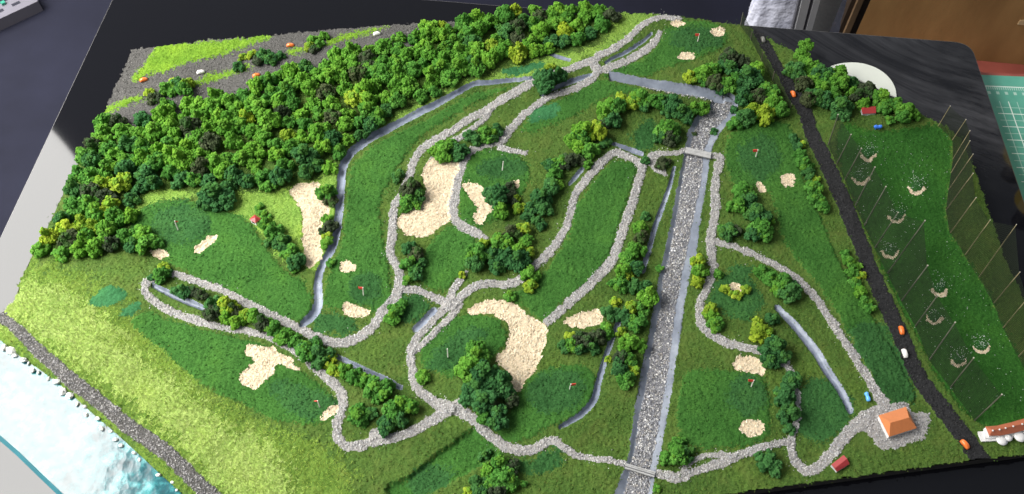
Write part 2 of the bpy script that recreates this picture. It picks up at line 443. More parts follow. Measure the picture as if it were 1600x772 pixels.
# ---- roads
ASPH = [(190,70),(245,68),(320,58),(420,50),(520,40),(600,35),(700,28),(780,24),(760,45),(700,62),(600,90),(500,118),(400,150),(300,178),(200,205),(140,225)]
road_top = add_area(ASPH, smooth=False, amp=0.15, fuzz=0.8, name='road', mat='asphalt', label='dark grey gravel road along the far edge behind the wood', cat='road', kind='structure')
for pts, lab in [
 (C(0,0,[(785,487),(860,400),(960,280),(1160,255),(1400,240),(1600,205),(1640,228),(1500,280),(1365,320),(1235,352),(1060,402),(990,437),(900,457),(835,488)]), 'bright lime grass triangle at the far corner of the board'),
 (C(0,0,[(630,690),(640,652),(740,613),(855,583),(865,608),(740,652)]), 'thin lime grass strip at the open end of the far road'),
 (C(320,0,[(-60,500),(0,452),(130,418),(250,398),(285,412),(160,442),(0,500)]), 'lime grass median strip in the far road'),
 (C(320,0,[(500,315),(580,288),(600,312),(520,340)]), 'small lime grass median patch in the far road'),
 (C(320,0,[(690,290),(820,212),(1000,178),(1110,158),(1000,202),(860,242),(740,285)]), 'long lime grass verge between far road and table edge')]:
    add_area(pts, dz=0.5, amp=0.5, name='grass_verge', mat='verge', label=lab, cat='grass', kind='structure')
SHORE = [(-30,478),(8,501),(34,524),(60,550),(85,572),(117,600),(145,621),(171,642),(200,667),(228,686),(257,707),(282,730),(311,759),(345,790),(400,835),(450,890)]
road_shore = add_ribbon(SHORE, [16,17,19,21,22,23,24,24,25,25,26,26,27,27,28,28], amp=0.2, dz=0.4, name='road', mat='asphalt', label='grey gravel shore road running beside the water', cat='road', kind='structure')
BLACK = [(1180,46),(1188,60),(1204,85),(1216,109),(1229,132),(1242,153),(1258,179),(1268,208),(1285,244),(1301,280),(1319,317),(1334,353),(1349,392),(1355,413),(1371,447),(1386,480),(1402,514),(1417,548),(1430,578),(1448,608),(1472,639),(1495,670),(1513,694),(1535,724)]
road_black = add_ribbon(BLACK, [13,15,16,17,19,21,22,22,23,24,24,25,25,26,26,26,26,26,26,26,26,27,27,27], amp=0.2, dz=0.4, name='road', mat='road_bed', label='straight black gravel road with cars beside the driving range net', cat='road', kind='structure')

# ---- gravel paths (later ones join the earlier owner where they meet)
PATHS = [
 ([(1061,30),(1038,28),(1017,32),(999,44),(981,61),(960,76),(933,91),(925,98),(902,106),(884,113),(858,121),(834,130),(808,144),(785,157),(764,171),(738,185),(712,201),(692,212),(671,225),(653,241),(644,260),(638,280),(626,304),(615,324),(613,348),(612,368),(609,392),(611,404),(618,416),(624,434),(624,452),(613,473),(595,493),(582,511),(564,526),(540,536),(517,536),(491,527),(470,517),(444,505),(416,491),(385,475),(354,458),(322,447),(290,435),(268,428)],
  [7,8,9,10,10,11,12,12,11,10,10,11,13,13,12,11,11,11,12,12,12,12,12,12,13,13,13,13,14,15,16,15,15,15,15,15,15,15,14,13,13,13,12,12,11,10], 'long pale gravel path winding from the far edge to the left bushes'),
 ([(1030,54),(1020,70),(999,85),(975,98),(955,107),(933,113),(926,100)], [8,11,12,12,11,13,14], 'short pale gravel path beside the narrow upper channel'),
 ([(932,112),(927,123),(907,136),(881,146),(858,154),(837,166),(819,179),(806,192),(796,203),(785,219),(781,229),(796,235),(821,239)], [12,11,10,9,9,10,11,11,12,12,12,10,8], 'pale gravel path curving down from the fork to a dead end'),
 ([(785,219),(757,226),(741,232),(726,249),(718,267),(713,288),(709,314),(709,340),(720,353),(741,363),(757,375)], [11,12,12,13,13,14,14,14,15,15,12], 'pale gravel path hugging the big bunker'),
 ([(768,172),(757,186),(744,198),(723,212),(704,221)], [7,8,8,9,7], 'thin pale gravel branch behind the bunker bushes'),
 ([(692,246),(680,250),(667,262)], [9,13,8], 'small pale gravel patch at the tip of the big bunker'),
 ([(622,455),(640,454),(658,457),(679,466),(699,474),(707,474)], [11,12,12,13,15,18], 'short pale gravel path into the star crossing'),
 ([(700,472),(710,449),(727,427)], [15,11,7], 'stub of pale gravel path ending at the star crossing trees'),
 ([(704,476),(715,470),(728,457),(744,447),(764,444),(790,445),(814,437),(829,421),(847,407),(862,390),(873,374),(884,355),(891,330),(899,304),(914,283),(930,265),(946,249),(962,240),(978,245),(994,253),(1004,260)], [18,14,13,12,12,13,13,13,13,13,13,12,12,12,13,13,12,11,11,11,13], 'pale gravel path sweeping from the star crossing up to the bridge'),
 ([(1004,260),(1000,276),(994,296),(983,330),(972,363),(962,392),(950,416),(920,446),(885,478),(855,504)], [13,13,13,14,14,14,14,14,14,13], 'straight pale gravel path between deep green fairway and river trees'),
 ([(1004,258),(1020,244),(1034,240),(1051,240),(1070,235)], [10,12,9,8,9], 'pale gravel approach to the upper bridge'),
 ([(1018,246),(1022,258),(1038,270)], [12,15,9], 'pale gravel spur beside the upper bridge approach'),
 ([(1111,242),(1124,247),(1123,257),(1118,278),(1117,304),(1117,330),(1113,355),(1109,381),(1112,403),(1114,421),(1108,441),(1097,465),(1092,488),(1095,506),(1110,522),(1131,535),(1154,542),(1183,549),(1210,560),(1232,576),(1242,600),(1246,640),(1243,662),(1238,683),(1237,704),(1244,725),(1261,737),(1282,727),(1301,707),(1316,686),(1332,670),(1352,655)], [10,13,13,13,14,14,15,16,14,13,13,13,13,14,14,14,13,12,11,12,10,10,10,12,14,15,16,17,18,18,20,26], 'long pale gravel path from the upper bridge round to the clubhouse'),
 ([(1113,377),(1122,380),(1147,387),(1178,399),(1201,411),(1226,424),(1248,439),(1263,457),(1280,476),(1295,498),(1311,524),(1327,548),(1342,574),(1355,595),(1368,616),(1380,634)], [10,10,10,10,10,10,11,12,12,12,12,12,13,14,15,20], 'pale gravel path running straight down to the clubhouse apron'),
 ([(699,478),(690,486),(679,496),(663,514),(648,532),(642,550),(642,570),(645,592),(652,608),(664,621),(682,632),(702,640)], [14,13,12,12,13,15,14,14,15,15,17,22], 'pale gravel path looping round the dark green below the star crossing'),
 ([(716,478),(702,496),(687,511),(671,529),(656,542),(646,551)], [13,11,10,10,10,11], 'inner strand of the doubled pale gravel path'),
 ([(702,640),(687,650),(666,664),(640,677),(615,686),(587,690),(558,698),(540,698),(528,686),(526,668),(531,650),(536,630),(530,611),(514,595),(496,580),(482,567),(466,553),(444,540),(421,529),(390,520),(359,514),(330,508),(308,502),(285,494),(259,483),(237,470),(227,456),(231,443),(240,438)], [22,18,15,15,15,17,15,15,15,15,15,16,16,15,13,12,12,12,12,12,12,12,13,13,13,13,12,11,8], 'pale gravel path making the lower bends and the far left hairpin'),
 ([(580,684),(588,678),(602,684)], [12,16,12], 'pale gravel widening under the round bushes'),
 ([(702,640),(718,632)], [18,14], 'pale gravel stub at the second crossing'),
 ([(702,640),(716,645),(736,655),(751,670),(770,686),(788,698),(808,705),(829,705),(846,696),(864,690),(881,702),(899,712),(925,717),(960,722),(979,727)], [20,17,15,15,15,15,15,15,14,13,12,11,10,10,11], 'pale gravel path from second crossing to the lower bridge'),
 ([(1023,741),(1043,745),(1061,748),(1079,740),(1105,731),(1131,723),(1157,712),(1180,703),(1206,696),(1232,690)], [12,15,16,13,13,14,14,13,12,10], 'pale gravel path leading away from the lower bridge'),
 ([(1062,742),(1072,731),(1085,719),(1103,713),(1128,713),(1146,714)], [8,8,9,9,10,9], 'thin upper strand of the path near the lower bridge'),
]
path_ids = []
for pts, wd, lab in PATHS:
    path_ids.append(add_ribbon(pts, wd, amp=0.2, dz=0.5, name='gravel_path', mat='path_bed', label=lab, cat='path', kind='structure'))
APRON = C(1280,572,[(215,400),(250,335),(300,262),(350,235),(440,232),(520,226),(560,282),(615,272),(665,310),(655,370),(625,440),(560,462),(480,498),(400,512),(350,492),(310,440),(262,395)])
apron_id = add_area(APRON, dz=0.4, amp=0.2, fuzz=0.8, name='gravel_apron', mat='path_bed', label='grey gravel apron around the orange-roofed clubhouse', cat='path', kind='structure')

# ---- ditches
DITCHES = [
 ([(834,124),(801,127),(770,130),(744,132),(731,137),(715,146),(697,156),(674,168),(640,184),(605,203),(579,216),(555,233),(540,250),(534,268),(532,291),(530,317),(528,342),(525,368),(517,392),(506,411),(498,431),(496,452),(497,472),(493,488),(483,500),(472,508)], [4,6,7,8,9,10,10,11,11,12,13,13,13,13,13,13,13,13,13,12,13,14,14,14,14,11], 2.6, 'long curving blue-grey ditch beside the dense wood'),
 ([(846,83),(868,90),(889,96)], [4,6,5], 1.5, 'short pale channel at the edge of the wood'),
 ([(845,150),(868,139),(891,130),(906,125),(922,120)], [5,6,9,8,5], 2.0, 'dark channel under the tree at the path fork'),
 ([(946,100),(960,91),(978,82),(994,72),(1008,62),(1017,54)], [5,6,6,6,6,5], 2.0, 'narrow pale channel between two far gravel paths'),
 ([(957,226),(980,233),(1002,241)], [5,7,7], 1.8, 'short grey channel near the upper bridge approach'),
 ([(1053,262),(1046,291),(1034,324),(1022,358),(1013,392),(1008,408),(1004,425)], [5,7,8,8,8,8,7], 2.2, 'slim grey channel parallel to the river'),
 ([(966,504),(955,531),(942,571),(933,604),(927,626),(905,650),(875,668)], [8,9,9,10,11,10,7], 2.4, 'bent blue-grey ditch beside the river trees'),
 ([(1213,481),(1235,503),(1255,527),(1276,553),(1290,577),(1304,598),(1318,621),(1328,643)], [9,12,13,13,12,12,11,9], 2.2, 'long pale blue channel across the lawn near the clubhouse'),
 ([(240,448),(272,463),(311,479),(345,494)], [7,9,9,8], 2.2, 'short grey channel inside the left path hairpin'),
 ([(527,558),(553,571),(579,584),(602,594),(626,607)], [7,8,9,9,8], 2.2, 'blue-grey channel behind the bushes of the lower loop'),
 ([(649,514),(677,486)], [11,11], 1.8, 'stubby blue-grey channel beside the dark tee'),
 ([(889,288),(900,276),(911,262)], [5,7,6], 2.0, 'short dark channel under the olive tree belt'),
]
ditch_ids = []
for pts, wd, dep, lab in DITCHES:
    ditch_ids.append(add_ribbon(pts, wd, amp=0.0, warp=0.25, channel=dep, name='ditch', mat='ditch', label=lab, cat='ditch', kind='structure'))

# ---- river: four edges by row
RV = np.array([
 (150,1122,1127,1138,1142),(158,1114,1119,1144,1150),(165,1107,1114,1144,1153),(181,1089,1097,1135,1150),(203,1075,1085,1113,1128),(226,1071,1080,1103,1114),(244,1068,1072,1098,1109),(278,1060,1067,1096,1105),
 (355,1046,1054,1080,1092),(397,1037,1046,1072,1087),(426,1030,1037,1066,1078),(478,1021,1032,1056,1069),(530,1011,1021,1049,1062),(581,1001,1012,1043,1053),
 (598,998,1010,1040,1051),(650,989,999,1031,1042),(702,984,991,1022,1033),(727,977,986,1017,1026),(769,960,975,1014,1019),(840,940,956,996,1004)], float)
ys = PY[:, 0]
inr = (ys > 150) & (ys < 838)
E4 = [np.interp(ys, RV[:, 0], RV[:, k])[:, None] for k in (1, 2, 3, 4)]
jit = 0.5 * (QX - PX)
U = PX + jit
bed_m = (U > E4[1]) & (U < E4[2]) & inr[:, None] & (OWN > 0)
bankL = (U >= E4[0]) & (U <= E4[1]) & inr[:, None] & (OWN > 0)
bankR = (U >= E4[2]) & (U <= E4[3]) & inr[:, None] & (OWN > 0)
DEP = mm(2.0)
sec = np.where(bed_m, 1.0, 0.0)
sec = np.where(bankL, np.clip((PX - E4[0]) / (E4[1] - E4[0]), 0, 1), sec)
sec = np.where(bankR, np.clip((E4[3] - PX) / (E4[3] - E4[2]), 0, 1), sec)
riv = bed_m | bankL | bankR
bed_id = new_owner(name='river_bed', mat='river_bed', label='gravel filled river bed running the length of the board', cat='river', kind='structure')
bank_id = new_owner(name='river_bank', mat='bank', label='smooth blue-grey sloping banks of the gravel river', cat='river bank', kind='structure')
OWN[bed_m] = bed_id; OWN[bankL | bankR] = bank_id
AMP[riv] = 0.0
ZT = np.where(riv, 0, ZT); ZB = np.where(riv, ZB * 0.3, ZB)
ZT -= DEP * sec
# upper stream bank
w, sd = poly_sd([(951,114),(999,122),(1038,129),(1090,138),(1127,147),(1134,160),(1115,158),(1090,153),(1051,147),(1025,142),(994,134),(951,126)], smooth=False, warp=False)
m_ = (sd + 0.4 * (QY[w] - PY[w]) < 0) & (OWN[w] > 0)
up_id = new_owner(name='stream_bank', mat='bank', label='wide blue-grey slab bank of the stream above the upper bridge', cat='stream bank', kind='structure')
OWN[w][m_] = up_id
topy = np.interp(PX[w], [951,999,1038,1090,1127,1134], [114,122,129,138,147,150]); boty = np.interp(PX[w], [951,994,1025,1051,1090,1134], [126,134,142,147,153,160])
tt = np.clip((PY[w] - topy) / (boty - topy), 0, 1)
ZT[w] = np.where(m_, mm(1.2) - mm(4.5) * tt, ZT[w]); AMP[w] = np.where(m_, 0, AMP[w])
tri_w, tri_sd = poly_sd([(1130,145),(1152,164),(1133,160)], smooth=False, warp=False)
m_ = (tri_sd < 0) & (OWN[tri_w] > 0)
OWN[tri_w][m_] = up_id; ZT[tri_w] = np.where(m_, mm(1.0), ZT[tri_w]); AMP[tri_w] = np.where(m_, 0, AMP[tri_w])

# ---- bunkers
BUNKERS = [
 (ell(1058,38,11.5,5.5), 'small pale bunker at the far edge beside the path end'),
 (C(960,0,[(575,195),(600,180),(655,172),(665,195),(655,220),(620,230),(595,222)]), 'small ragged pale bunker nearest the far corner fence'),
 (ell(1071,91,13.5,5.5), 'small oval pale bunker in front of the far green'),
 ([(452,300),(465,289),(488,285),(499,289),(499,309),(507,317),(513,324),(512,335),(505,345),(501,366),(503,400),(499,410),(482,419),(477,413),(475,400),(473,366),(471,335),(461,314)], 'long tapering pale bunker beside the curving ditch'),
 ([(663,262),(674,250),(690,247),(705,242),(714,252),(717,262),(710,278),(705,304),(701,330),(705,341),(687,353),(666,368),(648,370),(630,364),(621,352),(622,340),(634,325),(648,318),(662,310),(664,290),(658,278)], 'big boot-shaped pale bunker between two gravel paths'),
 (C(640,200,[(315,350),(370,335),(440,365),(450,400),(480,440),(495,490),(465,530),(450,580),(400,575),(375,545),(385,520),(410,500),(380,450),(350,400)]), 'bean-shaped pale bunker in front of the round green'),
 (C(640,200,[(625,325),(657,325),(652,360),(635,368)]), 'tiny pale bunker peeping out behind a dark tree'),
 ([(302,395),(304,388),(320,378),(328,371),(339,368),(341,374),(330,384),(318,394),(308,397)], 'slanted finger-shaped pale bunker on the left fairway'),
 ([(236,395),(248,391),(260,395),(263,402),(250,405),(238,400)], 'small pale bunker against the wood edge on the left'),
 (C(320,400,[(810,60),(850,40),(910,75),(905,95),(860,107),(820,95)]), 'small oval pale bunker alone on the long fairway'),
 (C(320,400,[(830,310),(860,295),(940,315),(1000,340),(960,370),(900,380),(845,360)]), 'pale bunker below the red flag at the path bend'),
 ([(382,548),(390,541),(411,544),(426,542),(437,553),(455,561),(457,570),(469,576),(461,580),(447,574),(431,572),(427,587),(420,592),(398,610),(382,604),(376,595),(378,586),(390,574),(398,567),(394,563),(384,556)], 'large branching pale bunker on the lower left fairway'),
 (C(320,572,[(695,325),(720,290),(770,245),(795,255),(790,285),(750,320),(715,340)]), 'small slanted pale bunker at the lower path bend'),
 ([(729,485),(744,475),(762,469),(790,469),(806,476),(821,491),(837,498),(851,511),(854,527),(847,550),(834,581),(824,593),(810,616),(801,606),(797,598),(795,587),(773,566),(785,550),(795,527),(792,506),(777,496),(762,489),(746,491),(733,492)], 'huge hook-shaped pale bunker curling round the dark green'),
 (C(640,400,[(925,405),(960,370),(1040,345),(1130,318),(1155,345),(1160,405),(1080,430),(980,430)]), 'wedge-shaped pale bunker behind the olive bushes'),
 (C(960,400,[(685,175),(720,165),(760,190),(770,210),(735,215),(700,200)]), 'tiny pale bunker ringed by yellow-green bushes'),
 (C(960,400,[(710,660),(730,620),(760,600),(850,620),(900,660),(910,710),(880,725),(800,700),(740,690)]), 'lumpy pale bunker behind the flag on the river side'),
 (C(960,572,[(750,370),(770,335),(830,328),(885,345),(900,385),(870,425),(820,437),(770,415)]), 'round pale bunker in front of the square fairway'),
 (C(960,200,[(1000,310),(1020,280),(1060,280),(1088,305),(1075,345),(1040,362),(1010,345)]), 'round pale bunker on the fairway beside the black road hedge'),
 (C(960,200,[(855,335),(890,345),(912,378),(880,390),(862,380)]), 'small pale bunker half hidden behind a round tree'),
]
bunker_ids = [add_area(p, dz=-0.8, amp=0.25, fuzz=0.7, name='sand_bunker', mat='sand_bed', label=l, cat='sand bunker') for p, l in BUNKERS]
CRES = [(1356,247,'nearest the red barn'),(1345,283,'behind the net, second from the barn'),(1431,299,'alone in the middle of the range'),(1402,342,'half under the near net'),(1391,397,'close to the black road'),(1468,458,'on the range beyond the net centre'),(1460,500,'behind the net centre'),(1534,547,'farthest to the outer net'),(1498,568,'nearest the range building')]
cres_ids = []; mound_ids = []
for i, (cx, cy, wh) in enumerate(CRES):
    mound_ids.append(add_area(ell(cx, cy - 7, 11, 8), dz=0.9, amp=0.4, name='target_mound', mat='mound', label='dark turf mound above the crescent bunker ' + wh, cat='mound', kind='structure'))
    arc = [(cx + 12.5 * math.cos(a), cy - 9 + 13 * math.sin(a)) for a in [math.radians(d) for d in range(12, 170, 14)]]
    wdt = [2.5, 4, 5, 5.5, 5, 5, 5, 4.5, 4, 3.5, 3, 2.5][:len(arc)]
    r = random.Random(i); wdt = [x_ * r.uniform(0.75, 1.15) for x_ in wdt]
    cres_ids.append(add_ribbon(arc, wdt, amp=0.2, name='crescent_bunker', mat='sand_bed', label='pale crescent bunker ' + wh, cat='sand bunker'))

# ---- the shore slopes down to the water
w, D_, S_ = ribbon_sd([(-40,505),(-28,512),(0,534),(30,559),(60,579),(90,601),(120,627),(150,654),(180,679),(215,711),(245,739),(280,771),(330,813),(400,873),(445,880)], 2.0, 0.3, 14)
ZT[w] -= mm(3.1) * (1 - sstep(D_, -0.5, 11))
# ---- final surface heights
ro = np.random.default_rng(5)
wn = ro.standard_normal((NY, NX))
k_ = wn.copy()
k_[1:-1, 1:-1] = (wn[1:-1, 1:-1] * 2 + wn[:-2, 1:-1] + wn[2:, 1:-1] + wn[1:-1, :-2] + wn[1:-1, 2:]) / 3.4
fine = 0.7 * k_ + 0.4 * vnoise(mm(1.9), 21)
Z = ZB + ZT + AMP * 0.55 * fine
def zat(x, y, smooth=False):
    i = (y - Y0) / STEP; j = (x - X0) / STEP
    i0 = np.clip(np.floor(i).astype(int), 0, NY - 2); j0 = np.clip(np.floor(j).astype(int), 0, NX - 2)
    A = (ZB + ZT) if smooth else Z
    fi = np.clip(i - i0, 0, 1); fj = np.clip(j - j0, 0, 1)
    return (A[i0, j0] * (1 - fi) * (1 - fj) + A[i0 + 1, j0] * fi * (1 - fj) + A[i0, j0 + 1] * (1 - fi) * fj + A[i0 + 1, j0 + 1] * fi * fj)
ZS = ZB + ZT
def zs(x, y):
    i = int(np.clip((y - Y0) / STEP, 0, NY - 1)); j = int(np.clip((x - X0) / STEP, 0, NX - 1))
    return float(ZS[i, j])
def G(px, py):
    z = 0.0
    for _ in range(3):
        p = P(px, py, z); z = zs(p.x, p.y)
    return Vector((p.x, p.y, z))

# ---- one mesh object per owner
cell = OWN[:-1, :-1]
ORIG = {}
surf = {}
vidx = np.arange(NX * NY).reshape(NY, NX)
V3 = np.stack([WX, WY, Z], -1).reshape(-1, 3)
for oid, kd in KIND.items():
    ci, cj = np.where(cell == oid)
    if len(ci) == 0: continue
    q = np.stack([vidx[ci, cj], vidx[ci, cj + 1], vidx[ci + 1, cj + 1], vidx[ci + 1, cj]], -1)
    u, inv = np.unique(q, return_inverse=True)
    me = mesh_np(kd['name'], V3[u], inv.reshape(q.shape), smooth=True, mat=M[kd['mat']])
    surf[oid] = ob(kd['name'], me, label=kd['label'], cat=kd['cat'], kind=kd.get('kind'))
print('surfaces', len(surf), 'grid', NX, NY, 'cells', int((cell > 0).sum()))

# ---- board slab: rim and underside
TABLE_Z = -mm(9)
rim = [P(*p) for p in BOARD]
top = [Vector((p.x, p.y, zs(p.x, p.y) - mm(0.3))) for p in rim]
bot = [Vector((p.x, p.y, TABLE_Z)) for p in rim]
n = len(rim)
# inner lid well below the turf so that the slab is closed
lid = [Vector((p.x, p.y, -mm(7.5))) for p in rim]
vv = bot + top + lid
ff = [((i + 1) % n, i, n + i, n + (i + 1) % n) for i in range(n)]
ff += [tuple(range(n)), tuple(range(2 * n + n - 1, 2 * n - 1, -1))]
ob('model_board', poly_mesh('model_board', vv, ff, M['board_edge']), label='thin dark baseboard carrying the whole golf course model', cat='board')
# ------------------------------------------------------------------ loose grains
OCT = np.array([(1,0,0),(-1,0,0),(0,1,0),(0,-1,0),(0,0,1),(0,0,-1)], float)
OCTF = np.array([(0,2,4),(2,1,4),(1,3,4),(3,0,4),(2,0,5),(1,2,5),(3,1,5),(0,3,5)])
CUB = np.array([(x, y, z) for x in (-1, 1) for y in (-1, 1) for z in (-1, 1)], float) * 0.72
CUBF = np.array([(0,1,3),(0,3,2),(4,6,7),(4,7,5),(0,4,5),(0,5,1),(2,3,7),(2,7,6),(0,2,6),(0,6,4),(1,5,7),(1,7,3)])
def rand_rot(n, r, flat=0.0):
    q = r.standard_normal((n, 4)); q /= np.linalg.norm(q, axis=1)[:, None]
    if flat > 0:
        a = r.uniform(0, 2 * np.pi, n); q2 = np.stack([np.cos(a / 2), 0 * a, 0 * a, np.sin(a / 2)], 1)
        q = q * (1 - flat) * np.sign((q * q2).sum(1))[:, None] + q2 * flat
        q /= np.linalg.norm(q, axis=1)[:, None]
    w, x, y, z = q.T
    return np.stack([np.stack([1-2*(y*y+z*z), 2*(x*y-z*w), 2*(x*z+y*w)], -1), np.stack([2*(x*y+z*w), 1-2*(x*x+z*z), 2*(y*z-x*w)], -1), np.stack([2*(x*z-y*w), 2*(y*z+x*w), 1-2*(x*x+y*y)], -1)], 1)
def grains_mesh(name, pos, size, cols, r, shape=(1, 1, 0.75), jitter=0.28, flat=0.5, base='oct', mat=None, smooth=False):
    B, Fc = (OCT, OCTF) if base == 'oct' else (CUB, CUBF)
    n = len(pos); nb = len(B)
    v = B[None] * np.array(shape)[None, None] * (1 + jitter * r.standard_normal((n, nb, 1)))
    v = v + jitter * 0.35 * r.standard_normal((n, nb, 3))
    v = v * size[:, None, None]
    v = np.einsum('nij,nkj->nki', rand_rot(n, r, flat), v) + pos[:, None, :]
    f = Fc[None] + (np.arange(n) * nb)[:, None, None]
    return mesh_np(name, v.reshape(-1, 3), f.reshape(-1, 3), smooth, np.repeat(cols, nb, 0), mat)
def pick_cols(pal, n, r, var=0.12):
    pal = np.array(pal); c = pal[r.integers(0, len(pal), n)]
    return np.clip(c * (1 + var * r.standard_normal((n, 1))), 0.005, 0.95)
GRAVEL = [(0.43,0.42,0.405),(0.50,0.488,0.47),(0.36,0.35,0.34),(0.60,0.585,0.565),(0.28,0.272,0.27),(0.46,0.432,0.41),(0.39,0.39,0.405)]
RIVERP = [(0.27,0.27,0.29),(0.38,0.38,0.39),(0.50,0.485,0.465),(0.19,0.19,0.21),(0.66,0.645,0.62),(0.33,0.32,0.305),(0.15,0.15,0.165),(0.35,0.32,0.285),(0.24,0.24,0.26)]
SANDP = [(0.68,0.59,0.425),(0.62,0.52,0.355),(0.75,0.67,0.505),(0.55,0.45,0.305),(0.71,0.62,0.46)]
ROADP = [(0.06,0.06,0.058),(0.10,0.098,0.092),(0.04,0.04,0.04),(0.15,0.145,0.135),(0.075,0.07,0.066)]
ASPHP = [(0.10,0.098,0.09),(0.16,0.155,0.145),(0.07,0.068,0.063),(0.22,0.21,0.195),(0.12,0.115,0.105)]
SHOREP = [(0.22,0.215,0.215),(0.32,0.31,0.305),(0.15,0.148,0.15),(0.40,0.385,0.37),(0.27,0.255,0.245)]
BLACKP = [(0.018,0.018,0.019),(0.03,0.03,0.032),(0.013,0.013,0.014),(0.05,0.049,0.049),(0.024,0.023,0.023)]
def scatter(oid, dens, smin, smax, pal, name='gravel', seed=0, lift=0.25, parent=None, maxn=40000, mat='grain', drift=0.0, **kw):
    ci, cj = np.where(cell == oid)
    if len(ci) == 0: return
    r = np.random.default_rng(1000 + oid + seed)
    area = len(ci) * (0.75 ** 2)
    n = int(min(maxn, area * dens))
    k = r.integers(0, len(ci), n)
    x = X0 + (cj[k] + r.random(n)) * STEP; y = Y0 + (ci[k] + r.random(n)) * STEP
    if drift: x = x + r.normal(0, mm(drift), n); y = y + r.normal(0, mm(drift), n)
    s = mm(1) * (smin + (smax - smin) * r.random(n) ** 1.6) * 0.5
    z = zat(x, y) + s * lift
    me = grains_mesh(name, np.stack([x, y, z], 1), s, pick_cols(pal, n, r), r, mat=M[mat], **kw)
    ob(name, me, parent=parent or surf.get(oid), kind='stuff')
for i in path_ids:
    if i in surf: scatter(i, 1.25, 0.75, 1.5, GRAVEL)
scatter(apron_id, 1.0, 0.7, 1.35, [(0.36,0.355,0.355),(0.45,0.44,0.44),(0.28,0.275,0.28),(0.53,0.52,0.51),(0.40,0.37,0.35)])
scatter(bed_id, 0.8, 1.0, 2.0, RIVERP, mat='grain_gloss')
scatter(bed_id, 0.8, 0.7, 1.3, RIVERP, seed=5, mat='grain_gloss')
scatter(road_top, 0.55, 0.6, 1.2, ASPHP)
scatter(road_shore, 0.9, 0.8, 1.6, SHOREP)
scatter(road_black, 0.8, 0.6, 1.2, BLACKP)
for i in bunker_ids + cres_ids:
    if i in surf: scatter(i, 1.05, 0.8, 1.6, SANDP, name='sand_grains', shape=(1.35, 0.75, 0.6), flat=0.75)
# pebbles spilled along the foot of the stream bank
def spill(line, n, spread, smin, smax, pal, parent, seed):
    r = np.random.default_rng(seed); pp = catmull(line, 6)
    k = r.integers(0, len(pp) - 1, n); t = r.random(n)[:, None]
    q = pp[k] * (1 - t) + pp[k + 1] * t + r.normal(0, spread, (n, 2))
    w3 = np.array([P(a, b) for a, b in q]); s = mm(1) * r.uniform(smin, smax, n) * 0.5
    w3[:, 2] = zat(w3[:, 0], w3[:, 1]) + s * 0.3
    ob('gravel', grains_mesh('gravel', w3, s, pick_cols(pal, n, r), r, mat=M['grain_gloss']), parent=parent, kind='stuff')
spill([(1002,135),(1025,143),(1051,148),(1090,154),(1118,160)], 190, 1.3, 0.8, 2.0, RIVERP, surf[up_id], 3)
# stray stones beside the paths
for i, (pts, wd, lab) in zip(path_ids, PATHS):
    if i in surf and len(pts) > 4:
        spill(pts, 9 * len(pts), 6.0, 0.5, 1.1, GRAVEL, surf[i], i)

# ---- turf crumbs and static-grass blades
def crumbs(oid, dens, smin, smax, pal, seed=0):
    scatter(oid, dens, smin, smax, pal, name='turf_crumbs', seed=seed, lift=0.35, maxn=70000, mat='crumb', jitter=0.4, flat=0.0, drift=1.6)
M['crumb'] = grain_mat('turf_crumb', 0.95, 0.1)
crumbs(g_id, 0.30, 0.55, 1.15, [(0.068,0.13,0.022),(0.10,0.17,0.032),(0.046,0.10,0.016),(0.115,0.155,0.036)])
for i, kd in list(KIND.items()):
    if i in surf:
        if kd['name'] == 'fairway': crumbs(i, 0.28, 0.55, 1.1, [(0.036,0.115,0.02),(0.052,0.155,0.029),(0.023,0.085,0.013)])
        elif kd['name'] == 'putting_green': crumbs(i, 0.4, 0.55, 1.1, [(0.028,0.094,0.024),(0.038,0.12,0.033),(0.02,0.07,0.018)])
        elif kd['name'] == 'driving_range': crumbs(i, 0.22, 0.5, 1.0, [(0.026,0.10,0.014),(0.040,0.135,0.022),(0.016,0.07,0.01)])
        elif kd['name'] == 'glade': crumbs(i, 0.24, 0.5, 1.1, [(0.16,0.28,0.04),(0.22,0.34,0.07),(0.10,0.2,0.03)])
def blades(oid, dens, lmin, lmax, pal, seed):
    ci, cj = np.where(cell == oid)
    r = np.random.default_rng(seed)
    n = int(len(ci) * 0.5625 * dens); k = r.integers(0, len(ci), n)
    x = X0 + (cj[k] + r.random(n)) * STEP; y = Y0 + (ci[k] + r.random(n)) * STEP
    z = zat(x, y) - mm(0.2)
    a = r.uniform(0, 2 * np.pi, n); L = mm(1) * r.uniform(lmin, lmax, n); lean = r.uniform(0.25, 0.95, n)
    d = np.stack([np.cos(a) * lean, np.sin(a) * lean, np.sqrt(1 - lean ** 2 * 0.95)], 1) * L[:, None]
    sd_ = np.stack([-np.sin(a), np.cos(a), 0 * a], 1) * mm(0.16)
    p = np.stack([x, y, z], 1)
    v = np.stack([p - sd_, p + sd_, p + d], 1).reshape(-1, 3)
    f = np.arange(3 * n).reshape(n, 3)
    ob('grass_blades', mesh_np('grass_blades', v, f, False, np.repeat(pick_cols(pal, n, r, 0.15), 3, 0), M['crumb']), parent=surf[oid], kind='stuff')
mead = [i for i, k in KIND.items() if k['name'] == 'meadow'][0]
blades(mead, 1.9, 1.6, 3.4, [(0.36,0.445,0.12),(0.29,0.385,0.085),(0.44,0.51,0.17),(0.19,0.28,0.045),(0.48,0.54,0.22)], 31)
slp = [i for i, k in KIND.items() if k['name'] == 'slope'][0]
blades(slp, 1.3, 1.3, 2.8, [(0.20,0.30,0.04),(0.14,0.23,0.028),(0.28,0.38,0.07),(0.36,0.45,0.09)], 33)
blades(g_id, 0.30, 1.0, 2.2, [(0.10,0.175,0.024),(0.07,0.14,0.016),(0.15,0.20,0.036)], 32)
